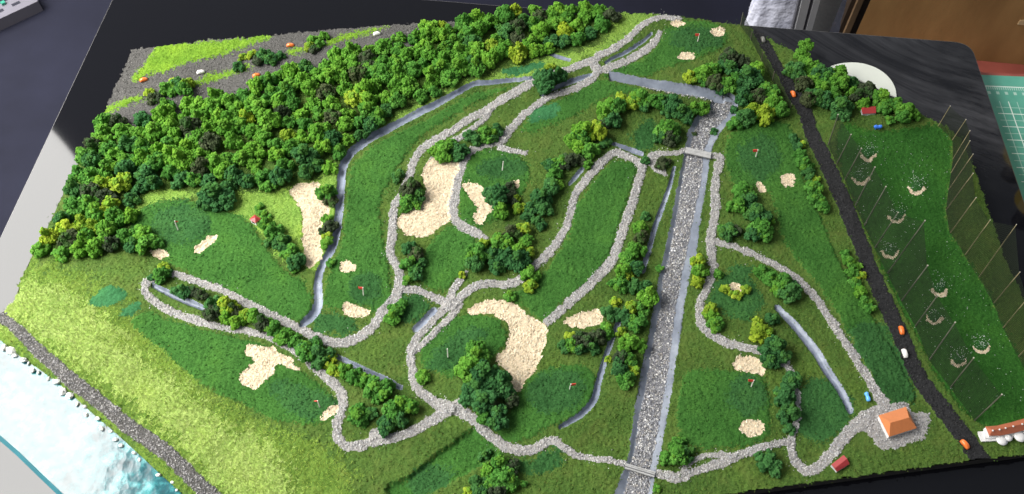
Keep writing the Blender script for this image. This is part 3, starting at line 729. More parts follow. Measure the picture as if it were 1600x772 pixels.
for i, kd in KIND.items():
    if kd['name'] == 'grass_verge' and i in surf: blades(i, 1.0, 1.0, 2.0, [(0.145,0.27,0.022),(0.20,0.33,0.038),(0.10,0.20,0.014)], 40 + i)

# ------------------------------------------------------------------ trees
def ico(sub):
    t = (1 + 5 ** 0.5) / 2
    v = [(-1,t,0),(1,t,0),(-1,-t,0),(1,-t,0),(0,-1,t),(0,1,t),(0,-1,-t),(0,1,-t),(t,0,-1),(t,0,1),(-t,0,-1),(-t,0,1)]
    f = [(0,11,5),(0,5,1),(0,1,7),(0,7,10),(0,10,11),(1,5,9),(5,11,4),(11,10,2),(10,7,6),(7,1,8),(3,9,4),(3,4,2),(3,2,6),(3,6,8),(3,8,9),(4,9,5),(2,4,11),(6,2,10),(8,6,7),(9,8,1)]
    v = [Vector(p).normalized() for p in v]
    for _ in range(sub):
        cache = {}; nf = []
        def mid(a, b):
            k = (min(a, b), max(a, b))
            if k not in cache:
                v.append(((v[a] + v[b]) / 2).normalized()); cache[k] = len(v) - 1
            return cache[k]
        for a, b, c in f:
            x, y, z = mid(a, b), mid(b, c), mid(c, a)
            nf += [(a, x, z), (b, y, x), (c, z, y), (x, y, z)]
        f = nf
    return np.array([tuple(p) for p in v]), np.array(f)
ICO1, ICO1F = ico(1); ICO2, ICO2F = ico(2)
def crown_mesh(name, seed, subs, tall=0.85, spread=1.0, rl=(0.12, 0.20)):
    """foam clump, footprint radius about 1, sitting on z = 0: a few sub-clumps, each a cauliflower of small lumps"""
    r = np.random.default_rng(seed)
    vs_, fs_, ts_ = [], [], []; off = 0
    def add(v, f, tone):
        nonlocal off
        vs_.append(v); fs_.append(f + off); ts_.append(np.repeat(tone[None], len(v), 0)); off += len(v)
    def blob(c, R, tone, amp=0.10, base=(ICO1, ICO1F)):
        v = base[0] * R * (1 + amp * r.standard_normal((len(base[0]), 1))) * r.uniform(0.85, 1.15, 3)
        add(v + c, base[1], tone)
    centres = [np.array([0, 0, 0.50 * tall])]
    for i in range(subs):
        a = 6.283 * (i + r.uniform(-0.3, 0.3)) / subs
        rr = r.uniform(0.38, 0.66)
        centres.append(np.array([math.cos(a) * rr * spread, math.sin(a) * rr, tall * r.uniform(0.22, 0.55)]))
    centres.append(np.array([r.uniform(-0.25, 0.25), r.uniform(-0.25, 0.25), tall * r.uniform(0.72, 0.95)]))
    for k, c in enumerate(centres):
        R0 = r.uniform(0.30, 0.44)
        t0 = np.clip(r.normal(0.5, 0.16), 0, 1); alt = r.random()
        blob(c, R0 * 0.86, np.array([t0 * 0.8, alt, 0.5]), 0.08, (ICO2, ICO2F))
        for j in range(24):
            d = r.standard_normal(3); d /= np.linalg.norm(d)
            if d[2] < -0.4: d[2] *= -1
            R = r.uniform(*rl) * 0.8
            blob(c + d * R0 * r.uniform(0.72, 1.0), R, np.array([np.clip(t0 + r.normal(0, 0.2), 0, 1), alt if r.random() < 0.85 else r.random(), 0.5]), 0.14)
    v = np.concatenate(vs_); v[:, 2] = np.maximum(v[:, 2], -0.02)
    return mesh_np(name, v, np.concatenate(fs_), False, np.concatenate(ts_))
CROWNS = [crown_mesh('foam_tree', 100 + i, 5 + (i % 3), 0.85 + 0.2 * (i % 3), 1.0 + 0.15 * ((i * 7) % 3)) for i in range(12)]
BUSHES = [crown_mesh('foam_bush', 200 + i, 4, 0.75, 1.0 + 0.2 * (i % 3), (0.16, 0.25)) for i in range(6)]
def foliage(name, dark, mid, light, alt):
    m, nt, b = new_mat(name)
    a = nt.nodes.new('ShaderNodeAttribute'); a.attribute_name = 'tone'
    sep = nt.nodes.new('ShaderNodeSeparateColor'); nt.links.new(a.outputs['Color'], sep.inputs['Color'])
    co = objco(nt)
    n = noise(nt, 7.0, 3, 0.7, co)
    add = nt.nodes.new('ShaderNodeMath'); add.operation = 'MULTIPLY_ADD'
    nt.links.new(n.outputs['Fac'], add.inputs[0]); add.inputs[1].default_value = 0.9; 
    sub = nt.nodes.new('ShaderNodeMath'); sub.operation = 'MULTIPLY_ADD'
    nt.links.new(sep.outputs['Red'], sub.inputs[0]); sub.inputs[1].default_value = 0.6; sub.inputs[2].default_value = -0.25
    nt.links.new(sub.outputs[0], add.inputs[2])
    r = ramp(nt, add.outputs[0], [(0.22, dark), (0.5, mid), (0.80, light)])
    oi = nt.nodes.new('ShaderNodeObjectInfo')
    f = ramp(nt, sep.outputs['Green'], [(0.80, (0, 0, 0)), (0.84, (0.8, 0.8, 0.8))])
    c = mixc(nt, r.outputs['Color'], alt, f.outputs['Color'])
    tint = ramp(nt, oi.outputs['Random'], [(0.0, (0.80, 0.86, 0.9)), (0.5, (1, 1, 1)), (1.0, (1.22, 1.12, 0.95))])
    nt.links.new(mixc(nt, c, tint.outputs['Color'], 1.0, 'MULTIPLY'), b.inputs['Base Color'])
    b.inputs['Roughness'].default_value = 0.95; b.inputs['Specular IOR Level'].default_value = 0.1
    n2 = noise(nt, 22, 2, 0.6, co)
    bump(nt, b, n2.outputs['Fac'], 0.5, 0.06)
    return m
LEAF = {
 'B': foliage('bright_foliage', (0.060,0.18,0.018), (0.108,0.285,0.030), (0.19,0.41,0.06), (0.15,0.33,0.035)),
 'M': foliage('mid_foliage', (0.042,0.145,0.020), (0.074,0.228,0.034), (0.130,0.33,0.058), (0.12,0.28,0.03)),
 'D': foliage('dark_foliage', (0.026,0.092,0.026), (0.046,0.150,0.042), (0.080,0.22,0.066), (0.065,0.18,0.035)),
 'Y': foliage('yellow_foliage', (0.15,0.25,0.018), (0.25,0.37,0.030), (0.38,0.49,0.055), (0.16,0.34,0.035)),
 'K': foliage('olive_foliage', (0.030,0.044,0.022), (0.054,0.075,0.036), (0.090,0.115,0.058), (0.05,0.12,0.030)),
}
CNAME = {'B': 'bright green', 'M': 'mid green', 'D': 'dark green', 'Y': 'yellow-green', 'K': 'olive-black'}
ORD = ['first','second','third','fourth','fifth','sixth','seventh','eighth','ninth','tenth','eleventh','twelfth','thirteenth','fourteenth','fifteenth','sixteenth','seventeenth','eighteenth','nineteenth','twentieth','twenty-first','twenty-second','twenty-third','twenty-fourth','twenty-fifth','twenty-sixth','twenty-seventh','twenty-eighth','twenty-ninth','thirtieth']
NUM = ['zero','one','two','three','four','five','six','seven','eight','nine','ten','eleven','twelve','thirteen','fourteen']
tr = random.Random(99)
def plant(cx, cy, size, colr, name, label, group, bush=False, tallf=1.0):
    zc = 0.0
    D = px_size(cx, cy, size)
    for _ in range(3):
        p = P(cx, cy, zc); g = zs(p.x, p.y); zc = g + 0.40 * D * tallf
    me = tr.choice(BUSHES if bush else CROWNS)
    o = bpy.data.objects.new(name, me)
    o.location = (p.x, p.y, g - 0.02 * D)
    o.rotation_euler = (0, 0, tr.uniform(0, 6.28))
    s = D * 0.5 * 0.98
    o.scale = (s * tr.uniform(0.92, 1.1), s * tr.uniform(0.92, 1.1), s * tr.uniform(0.9, 1.15) * tallf)
    link(o, label=label, cat='bush' if bush else 'tree', group=group)
    o.material_slots[0].link = 'OBJECT'; o.material_slots[0].material = LEAF[colr]
    return o
for me in CROWNS + BUSHES: me.materials.append(LEAF['M'])

CLUSTERS = [
 ('on the far road median near the corner', [(232,141,18,'Y'),(236,151,20,'K'),(247,150,16,'K'),(260,134,28,'M'),(277,126,20,'D'),(292,129,21,'Y'),(287,138,22,'M'),(270,124,14,'Y'),(274,138,18,'D')]),
 ('in the middle of the far road', [(371,100,20,'D'),(377,87,14,'Y'),(392,81,15,'Y'),(402,92,18,'K'),(412,84,20,'D'),(424,88,20,'D'),(438,84,16,'D')]),
 ('beside the far lime verge', [(482,68,16,'Y'),(489,58,19,'B'),(506,53,17,'B'),(490,73,16,'K'),(498,66,16,'M')]),
 ('in the row beside the red-roofed pavilion', [(404,322,14,'M'),(412,333,16,'M'),(416,348,22,'M'),(427,360,26,'M'),(421,374,18,'D'),(440,376,28,'D'),(452,390,30,'M'),(462,404,28,'D'),(460,418,16,'M')]),
 ('between the long bunker and the ditch', [(509,297,28,'M'),(516,311,20,'K'),(511,340,16,'B'),(516,351,20,'K'),(505,358,14,'K'),(509,376,18,'B'),(512,365,16,'Y'),(517,409,14,'M')]),
 ('beside the boot-shaped bunker', [(621,271,19,'D'),(640,290,30,'K'),(650,301,24,'D'),(636,306,26,'M'),(648,315,22,'M'),(632,325,16,'M')]),
 ('at the top of the boot-shaped bunker', [(689,229,34,'B'),(718,233,30,'D'),(704,222,18,'M')]),
 ('along the path above the boot-shaped bunker', [(735,209,20,'D'),(747,213,24,'D'),(762,205,26,'M'),(776,200,20,'D'),(770,212,18,'D')]),
 ('below the boot-shaped bunker', [(638,383,20,'D'),(650,394,24,'K'),(640,408,28,'M'),(650,424,22,'D'),(637,434,16,'M'),(657,407,18,'D')]),
 ('beside the bean-shaped bunker', [(776,300,36,'D'),(797,289,20,'K'),(783,326,24,'B'),(806,309,16,'Y'),(812,322,20,'Y'),(799,306,22,'K')]),
 ('in the olive belt left of the deep fairway', [(829,322,22,'D'),(846,304,28,'D'),(850,320,28,'D'),(840,341,20,'D'),(862,288,26,'D'),(868,268,24,'M'),(858,254,20,'D'),(874,252,22,'M'),(888,247,28,'K'),(904,246,24,'K'),(918,252,20,'M'),(822,336,18,'D'),(846,350,18,'D'),(870,284,18,'B')]),
 ('in the tall group above the olive belt', [(914,199,30,'B'),(934,204,28,'Y'),(892,216,22,'B'),(904,226,24,'B'),(940,196,16,'M'),(912,212,22,'M'),(923,228,30,'M'),(944,217,22,'D'),(930,193,18,'Y'),(904,207,22,'M')]),
 ('between the tee and the path fork fairway', [(950,160,30,'B'),(966,164,26,'M'),(959,184,28,'D'),(943,174,20,'B'),(988,158,22,'Y'),(972,150,18,'Y'),(946,190,18,'K')]),
 ('in the hedge under the slab bank', [(999,147,26,'M'),(1016,152,26,'M'),(1032,155,26,'M'),(1050,160,28,'D'),(1066,171,28,'D'),(1086,165,24,'M'),(1099,167,22,'B'),(1074,181,20,'D'),(1044,174,18,'D'),(1008,164,18,'D')]),
 ('beside the dark tee near the bridge', [(1043,198,34,'M'),(1050,212,26,'K'),(1034,209,22,'D'),(1052,197,22,'M')]),
 ('in the wood behind the stream bank', [(1080,117,24,'Y'),(1099,111,26,'B'),(1115,105,24,'M'),(1141,87,28,'K'),(1139,101,30,'D'),(1160,92,26,'K'),(1172,116,34,'D'),(1183,106,24,'B'),(1119,127,26,'K'),(1139,127,26,'M'),(1128,140,20,'D'),(1165,146,28,'D'),(1186,147,24,'K'),(1201,137,26,'M'),(1209,155,30,'B'),(1180,166,24,'Y'),(1198,174,32,'Y'),(1219,168,26,'M'),(1165,179,28,'D'),(1150,189,22,'M'),(1152,119,24,'M'),(1100,122,20,'M'),(1155,132,22,'D')]),
 ('in the corner wood behind the red barn', [(1262,68,20,'B'),(1255,81,22,'B'),(1243,105,30,'D'),(1267,100,26,'B'),(1258,126,26,'K'),(1273,117,24,'B'),(1277,146,26,'D'),(1264,152,24,'K'),(1286,110,28,'D'),(1313,108,24,'B'),(1296,119,24,'M'),(1289,132,26,'B'),(1313,127,26,'B'),(1288,150,28,'D'),(1302,143,24,'M'),(1317,164,36,'D'),(1332,126,22,'D'),(1343,147,24,'K'),(1358,137,26,'K'),(1352,158,22,'B'),(1381,149,30,'M'),(1384,166,24,'M'),(1402,160,26,'M'),(1420,166,34,'B'),(1411,180,22,'M'),(1391,185,16,'M'),(1430,178,18,'M'),(1335,141,20,'B')]),
 ('in the hedge along the upper black road', [(1242,214,18,'D'),(1254,223,13,'Y'),(1252,238,22,'M'),(1258,254,22,'M'),(1265,268,22,'D'),(1276,278,15,'Y'),(1272,291,24,'M'),(1276,308,24,'M'),(1287,318,20,'M'),(1248,227,16,'D')]),
 ('in the hedge along the lower black road', [(1322,394,16,'M'),(1328,407,20,'M'),(1333,423,20,'M'),(1347,428,14,'Y'),(1337,440,18,'M'),(1345,453,20,'B'),(1354,468,20,'M'),(1362,480,18,'M'),(1340,414,14,'B')]),
 ('in the grove beside the long straight path', [(1165,295,34,'M'),(1153,317,28,'M'),(1170,309,26,'D'),(1187,331,34,'D'),(1192,352,36,'M'),(1178,362,26,'D'),(1139,360,26,'D'),(1153,357,18,'K'),(1129,354,14,'M'),(1202,338,20,'M')]),
 ('squeezed between river and straight path', [(1091,406,22,'Y'),(1094,421,24,'B'),(1091,435,22,'Y'),(1123,426,15,'M')]),
 ('ringing the tiny bunker', [(1132,450,15,'Y'),(1152,459,15,'Y'),(1166,450,15,'Y'),(1142,457,10,'Y')]),
 ('inside the lower river-side path bend', [(1112,480,20,'Y'),(1114,492,22,'B'),(1121,504,24,'M'),(1104,488,12,'Y')]),
 ('above the lumpy bunker', [(1188,508,28,'Y'),(1198,516,20,'Y'),(1186,526,20,'Y'),(1208,496,20,'D'),(1212,540,36,'D'),(1200,550,26,'D'),(1225,555,24,'D'),(1208,563,26,'D')]),
 ('over the path left of the round lawn', [(1238,592,26,'D'),(1229,605,28,'D'),(1230,625,34,'D'),(1237,642,28,'D'),(1226,650,22,'D'),(1234,669,18,'D'),(1220,612,16,'M')]),
 ('at the end of the lower bridge path', [(1204,719,40,'D')]),
 ('on the far bank of the lower bridge', [(1056,706,36,'M'),(1073,705,26,'D'),(1064,688,20,'M'),(1027,761,13,'M')]),
 ('straddling the path above the lawn', [(1190,422,22,'M'),(1205,432,26,'M'),(1219,444,28,'M'),(1237,455,30,'D'),(1227,435,20,'M'),(1243,445,20,'D')]),
 ('in the river-side belt, upper half', [(1009,336,16,'D'),(1001,352,24,'B'),(1004,368,22,'K'),(995,387,28,'M'),(982,400,24,'M'),(974,421,22,'B'),(996,415,24,'D'),(968,442,28,'M'),(994,444,28,'D'),(1014,461,28,'B'),(1032,418,12,'M'),(982,428,18,'Y'),(1008,446,20,'D')]),
 ('in the river-side belt, lower half', [(962,471,18,'Y'),(985,480,20,'Y'),(954,487,26,'D'),(996,500,28,'M'),(974,490,28,'D'),(970,517,16,'Y'),(984,533,30,'B'),(1001,537,22,'B'),(971,555,22,'K'),(969,571,28,'D'),(991,575,18,'Y'),(978,590,26,'M'),(950,560,11,'Y'),(948,512,20,'M'),(1003,478,24,'M'),(985,560,22,'M')]),
 ('in front of the wedge-shaped bunker', [(891,522,18,'Y'),(882,538,22,'D'),(895,537,24,'M'),(914,530,28,'K'),(934,524,26,'K'),(951,520,20,'M'),(906,543,20,'D'),(926,540,20,'D')]),
 ('standing on the path of the deep fairway', [(829,424,26,'B'),(829,444,22,'Y')]),
 ('in the grove above the star crossing', [(744,392,34,'M'),(742,410,26,'D'),(783,374,28,'M'),(800,360,28,'K'),(818,355,20,'Y'),(822,372,22,'M'),(806,385,30,'B'),(790,398,34,'D'),(812,404,28,'D'),(768,394,26,'D'),(758,377,16,'Y'),(776,412,24,'D'),(824,392,20,'Y'),(722,428,12,'Y'),(797,461,17,'M')]),
 ('in the big grove by the hook-shaped bunker', [(746,548,34,'M'),(734,572,38,'B'),(757,580,42,'D'),(781,594,36,'D'),(748,618,44,'D'),(766,633,32,'K'),(800,623,24,'K'),(776,648,36,'D'),(735,612,30,'M'),(792,612,24,'D'),(756,650,26,'M')]),
 ('alone inside the loop path', [(660,588,22,'B')]),
 ('on the near edge below the sunken tee', [(757,710,18,'D'),(782,722,28,'M'),(762,731,24,'B'),(785,743,34,'M'),(744,752,28,'D'),(766,752,24,'M'),(777,765,26,'K'),(797,753,24,'M'),(731,767,15,'Y'),(819,755,11,'M'),(808,752,12,'M'),(801,727,24,'K'),(748,768,20,'D')]),
 ('in the triangle inside the lower loop', [(560,645,34,'M'),(580,644,18,'D'),(589,605,38,'M'),(605,600,22,'M'),(612,640,30,'M'),(628,630,30,'M'),(602,662,28,'D'),(622,652,26,'D'),(641,634,24,'M'),(566,658,18,'M')]),
 ('along the channel of the lower loop', [(512,570,16,'Y'),(522,577,22,'Y'),(538,576,24,'B'),(553,584,26,'M'),(517,556,20,'Y'),(569,592,22,'M')]),
 ('in the hedge between the twin left paths', [(481,545,36,'M'),(497,553,36,'D'),(489,535,26,'D'),(460,531,26,'M'),(444,521,26,'M'),(426,511,24,'M'),(408,503,24,'K'),(397,493,24,'B'),(384,490,22,'Y'),(370,500,24,'B'),(349,492,22,'B'),(353,475,28,'Y'),(331,472,24,'D'),(330,488,24,'K'),(363,483,20,'K'),(418,500,16,'M'),(470,538,20,'D'),(436,528,16,'B'),(339,482,20,'D')]),
 ('inside the far left path hairpin', [(273,450,17,'D'),(285,454,20,'D'),(299,452,18,'K'),(313,459,20,'K')]),
 ('at the tip of the left hairpin', [(250,426,24,'M'),(254,414,19,'Y'),(236,431,12,'D'),(262,424,14,'D')]),
 ('around the dark tee by the stubby channel', [(617,484,24,'M'),(612,496,20,'M'),(627,474,20,'M')]),
 ('standing apart from the wood on the left', [(223,373,32,'M'),(244,376,20,'M'),(206,380,24,'D')]),
 ('where wood meets the left fairway', [(334,298,48,'D'),(318,312,24,'D'),(350,310,26,'D')]),
 ('on the upper bridge approach', [(1009,248,15,'D'),(1037,250,22,'K'),(1030,258,14,'K')]),
 ('on the river gravel above the upper bridge', [(1117,203,13,'D'),(1148,169,14,'D'),(1086,207,8,'K')]),
 ('over the path at the fork', [(854,119,36,'D'),(858,102,14,'Y'),(874,116,22,'D')]),
]
for phrase, items in CLUSTERS:
    by = {}
    for it in items: by.setdefault(it[3], []).append(it)
    for c, lst in by.items():
        lst.sort(key=lambda t: t[0])
        for i, (cx, cy, s, _) in enumerate(lst):
            bush = s < 20
            n_ = len(lst)
            kind_ = 'tree'
            if n_ == 1: lab = f'the only {CNAME[c]} {kind_} {phrase}'
            else: lab = f'{ORD[i]} {CNAME[c]} {kind_} from left {phrase}'
            plant(cx, cy, s * 1.22, c, 'foam_bush' if bush else 'foam_tree', lab, 'trees ' + phrase, bush, 1.0 if bush else tr.uniform(0.95, 1.2))

# dense wood: packed clumps
WOOD = [(962,30),(935,66),(880,78),(850,86),(800,93),(755,110),(705,140),(655,160),(600,188),(558,222),(528,258),(520,274),(490,274),(440,292),(400,300),(360,300),(330,296),(290,290),(252,288),(228,305),(212,330),(205,360),(235,372),(200,388),(150,398),(100,408),(66,412),(60,396),(82,362),(102,325),(128,262),(148,222),(162,196),(220,184),(300,164),(380,146),(430,122),(500,101),(580,80),(640,56),(700,42),(760,28),(830,20),(900,17),(950,18)]
wp = np.array(WOOD, float)
def in_poly(x, y, p):
    ins = False; n_ = len(p)
    for i in range(n_):
        a, b = p[i], p[(i + 1) % n_]
        if (a[1] > y) != (b[1] > y) and x < (b[0] - a[0]) * (y - a[1]) / (b[1] - a[1]) + a[0]: ins = not ins
    return ins
def poly_d(x, y, p):
    return min(float(seg_dist(np.array([x]), np.array([y]), p[i], p[(i + 1) % len(p)])[0][0]) for i in range(len(p)))
fr = random.Random(21)
pts_w = []
SPC = mm(10.8)
tries = 0
while tries < 26000 and len(pts_w) < 300:
    tries += 1
    x = fr.uniform(40, 970); y = fr.uniform(15, 420)
    if not in_poly(x, y, wp): continue
    g = P(x, y)
    if all((g.x - q[0]) ** 2 + (g.y - q[1]) ** 2 > SPC * SPC for q in pts_w):
        pts_w.append((g.x, g.y, x, y))
def pn(x, y, s):   # smooth patch noise for colour drifts
    return math.sin(x * 0.021 * s + 1.3) * math.cos(y * 0.033 * s + 0.7) + 0.6 * math.sin(x * 0.047 * s - y * 0.041 * s)
WLAB = {'B': 'bright green foam tree packed in the dense wood beside the far road',
        'M': 'mid green foam tree packed in the dense wood beside the far road',
        'D': 'dark green foam tree packed in the dense wood beside the far road',
        'Y': 'yellow-green foam tree packed in the dense wood beside the far road',
        'K': 'olive-black foam tree packed in the dense wood beside the far road'}
WTREES = []
for (x, y, px_, py_) in pts_w:
    front = False
    d = poly_d(px_, py_, wp)
    lower = py_ > np.interp(px_, [100, 500, 960], [330, 200, 60])
    r_ = fr.random()
    if px_ < 235 and py_ > 225: c = 'D' if r_ < 0.24 else 'M' if r_ < 0.58 else 'Y' if r_ < 0.78 else 'K' if r_ < 0.88 else 'B'
    elif lower and d < 20: c = 'D' if r_ < 0.5 else 'M' if r_ < 0.9 else 'B'
    else: c = 'B' if r_ < 0.62 else 'M' if r_ < 0.82 else 'Y' if r_ < 0.91 else 'K' if r_ < 0.975 else 'D'
    size = fr.uniform(29, 40) * (0.86 if lower and d < 16 else 1.0)
    D = px_size(700, 300, size) * 0.98
    me = fr.choice(CROWNS)
    o = bpy.data.objects.new('forest_tree', me)
    o.location = (x, y, zs(x, y) - 0.02 * D)
    o.rotation_euler = (0, 0, fr.uniform(0, 6.28))
    s = D * 0.5
    o.scale = (s * fr.uniform(0.92, 1.12), s * fr.uniform(0.92, 1.12), s * fr.uniform(0.9, 1.35))
    link(o, cat='tree', group='trees packed in the dense wood')
    WTREES.append((px_, py_, c, d, lower, o))
    o.material_slots[0].link = 'OBJECT'; o.material_slots[0].material = LEAF[c]
zone_of = lambda a, b: ('at the left tip of the wood' if a < 235 and b > 300 else 'at the open end of the wood' if a < 290 else 'of the wood above the pavilion' if a < 440 else 'of the wood above the ditch bend' if a < 600 else 'of the wood above the curving ditch' if a < 760 else 'of the wood near the path fork')
buckets = {}
for a, b, c, d, lower, o in WTREES:
    row = 'front edge' if (lower and d < 22) else 'road side' if (not lower and d < 22) else 'middle'
    buckets.setdefault((c, row, zone_of(a, b)), []).append((a, o))
for (c, row, zn), lst in buckets.items():
    lst.sort(key=lambda t: t[0])
    for i, (a, o) in enumerate(lst):
        o['label'] = (f'{ORD[i]} {CNAME[c]} tree from left, {row} {zn}' if len(lst) > 1 else f'the only {CNAME[c]} tree, {row} {zn}')
print('wood trees', len(pts_w))
# ------------------------------------------------------------------ small model things
M['flag_red'] = plain('flag_red', (0.62, 0.05, 0.035), 0.5, 0.4, 0.1)
M['pole_white'] = plain('pole_white', (0.80, 0.74, 0.68), 0.5, 0.4, 0.08)
M['roof_orange'] = plain('roof_orange', (0.56, 0.185, 0.06), 0.45, 0.45, 0.06, 400)
M['roof_red'] = plain('roof_red', (0.33, 0.032, 0.032), 0.4, 0.5, 0.08, 400)
M['roof_terracotta'] = plain('roof_terracotta', (0.42, 0.125, 0.06), 0.45, 0.45, 0.06, 400)
M['wall_white'] = plain('wall_white', (0.72, 0.70, 0.68), 0.5, 0.4, 0.05)
M['wall_grey'] = plain('wall_grey', (0.50, 0.50, 0.51), 0.55, 0.4, 0.06)
M['car_orange'] = plain('car_orange', (0.80, 0.18, 0.035), 0.25, 0.6, 0.05)
M['car_white'] = plain('car_white', (0.82, 0.79, 0.74), 0.25, 0.6, 0.04)
M['car_grey'] = plain('car_grey', (0.16, 0.155, 0.14), 0.4, 0.5, 0.1)
M['glass_dark'] = plain('glass_dark', (0.02, 0.022, 0.025), 0.15, 0.6, 0.05)
M['blue'] = plain('blue_plastic', (0.05, 0.19, 0.72), 0.3, 0.6, 0.06)
M['blue_light'] = plain('light_blue_plastic', (0.12, 0.42, 0.90), 0.3, 0.6, 0.06)
M['wood_grey'] = plain('grey_wood', (0.36, 0.355, 0.345), 0.7, 0.3, 0.18, 250, 0.4)
M['dark_gap'] = plain('dark_wood', (0.13, 0.13, 0.13), 0.8, 0.2)
M['wire'] = plain('brass_wire', (0.26, 0.215, 0.115), 0.6, 0.3, 0.15, 300)
M['wire_dark'] = plain('dark_wire', (0.09, 0.085, 0.06), 0.5, 0.4, 0.15)
M['cap_pale'] = plain('cap_pale', (0.45, 0.42, 0.34), 0.5, 0.4, 0.1)
M['net'] = plain('net_thread', (0.014, 0.020, 0.010), 0.8, 0.2, 0.1)
M['stone_white'] = plain('white_stone', (0.66, 0.66, 0.62), 0.6, 0.4, 0.15, 150, 0.4)

def tube(name, a, b, r0, r1, mat, n=8, smooth=True):
    a, b = Vector(a), Vector(b); d = (b - a).normalized()
    s = d.orthogonal().normalized(); t = d.cross(s)
    ra = [a + (s * math.cos(6.28318 * i / n) + t * math.sin(6.28318 * i / n)) * r0 for i in range(n)]
    rb = [b + (s * math.cos(6.28318 * i / n) + t * math.sin(6.28318 * i / n)) * r1 for i in range(n)]
    return prism(name, ra, rb, mat)

# ---- flags: base px, top px, cloth side
FLAGS = [((1090,65),(1093,53),-1,'red flag on the far green between three small bunkers'),
 ((785,266),(786.5,252),0,'bare pinkish pole on the green behind the bean-shaped bunker'),
 ((278,359),(273,345),0.6,'red flag on the green nearest the dense wood'),
 ((568,461),(567,449),-1,'red flag beside the path on the long fairway green'),
 ((499.5,636),(496,626),-0.8,'red flag at the lower path bend beside the slanted bunker'),
 ((700,558),(699,545),0,'bare pinkish pole on the green inside the hook-shaped bunker'),
 ((890,608),(892,600),1,'red flag on the green beside the straight ditch'),
 ((1181,245),(1184,234),-1,'red flag on the green near the black road hedge'),
 ((1174,604),(1178,594),-1,'red flag on the square fairway beside the lumpy bunker')]
for b, t, side, lab in FLAGS:
    g = G(*b); hgt = mm(9.5)
    tp = P(t[0], t[1], g.z + hgt)
    root = empty('golf_flag', g, label=lab, cat='flag', group='flags on the greens')
    pt = tp - g
    ob('pole', tube('pole', (0, 0, -mm(0.5)), pt, mm(0.42), mm(0.36), M['pole_white']), parent=root)
    if side:
        L = mm(3.6) * (1 if side > 0 else -1) * (abs(side)); hh = mm(2.6)
        a = pt + Vector((0, 0, 0)); th = Vector((0, mm(0.22), 0))
        droop = mm(0.9) if abs(side) == 1 else mm(1.8)
        tri = [a, a + Vector((L, mm(0.5), -hh * 0.45 - droop * 0.3)), a + Vector((0, 0, -hh))] if abs(side) < 1 else [a, a + Vector((L, mm(0.6), -droop * 0.4)), a + Vector((L * 0.9, mm(0.4), -hh - droop * 0.3)), a + Vector((0, 0, -hh))]
        ob('flag_cloth', prism('flag_cloth', [p - th for p in tri], [p + th for p in tri], M['flag_red']), parent=root)

# ---- cars: smooth painted beads with a cabin hump and a dark windscreen
def car_mesh(name, mat):
    L, W_, Hh = mm(7.0), mm(3.5), mm(2.7)
    st = [(-1, 0.50, 0.25), (-0.93, 0.80, 0.55), (-0.70, 0.96, 0.78), (-0.40, 1, 0.97), (0.05, 1, 1.0), (0.40, 1, 0.90), (0.66, 0.96, 0.70), (0.90, 0.82, 0.50), (1, 0.50, 0.25)]
    vv = []; m_ = 10
    for x, w_, h_ in st:
        for k in range(m_):
            a = math.pi * k / (m_ - 1)
            c, s = math.cos(a), math.sin(a)
            yy = math.copysign(abs(c) ** 0.6, c) * w_; zz = abs(s) ** 0.7 * h_
            vv.append((x * L / 2, yy * W_ / 2, zz * Hh))
    ff = []
    for i in range(len(st) - 1):
        for k in range(m_ - 1):
            ff.append((i * m_ + k, (i + 1) * m_ + k, (i + 1) * m_ + k + 1, i * m_ + k + 1))
        ff.append((i * m_ + m_ - 1, (i + 1) * m_ + m_ - 1, (i + 1) * m_, i * m_))
    ff.append(tuple(range(m_))); ff.append(tuple(range((len(st) - 1) * m_ + m_ - 1, (len(st) - 1) * m_ - 1, -1)))
    return poly_mesh(name, vv, ff, mat, True)
CM = {k: car_mesh('car', M['car_' + k]) for k in ('orange', 'white', 'grey')}
def heading(a, b):
    p, q = P(*a), P(*b); return math.atan2(q.y - p.y, q.x - p.x)
CARS = [((225,126),'orange',(205,131),(245,118),'orange car bead at the end of the far road beside the lime triangle'),
 ((314,114),'white',(290,119),(340,105),'white car bead on the far road beside the median bushes'),
 ((401,119),'orange',(380,124),(430,111),'orange car bead on the wood side of the far road'),
 ((454,72),'orange',(430,75),(480,66),'orange car bead between the two bush groups of the far road'),
 ((589,54),'white',(560,58),(610,50),'cream car bead at the far end of the far road'),
 ((1239,148),'orange',(1229,132),(1246,160),'orange car bead at the top of the black road'),
 ((1192,63),'grey',(1188,57),(1200,78),'grey car lump at the far end of the black road'),
 ((1408,517),'orange',(1404,505),(1412,535),'orange car bead ahead of the white one on the black road'),
 ((1413,553),'white',(1407,540),(1420,565),'white car bead on the black road'),
 ((1507,695),'orange',(1497,685),(1516,706),'orange car bead at the near end of the black road')]
for pos, c, a, b, lab in CARS:
    g = G(*pos)
    o = ob('toy_car', CM[c], label=lab, cat='car', group='cars on the model roads')
    o.location = g + Vector((0, 0, mm(0.3))); o.rotation_euler = (0, 0, heading(a, b) + random.uniform(-0.15, 0.15))

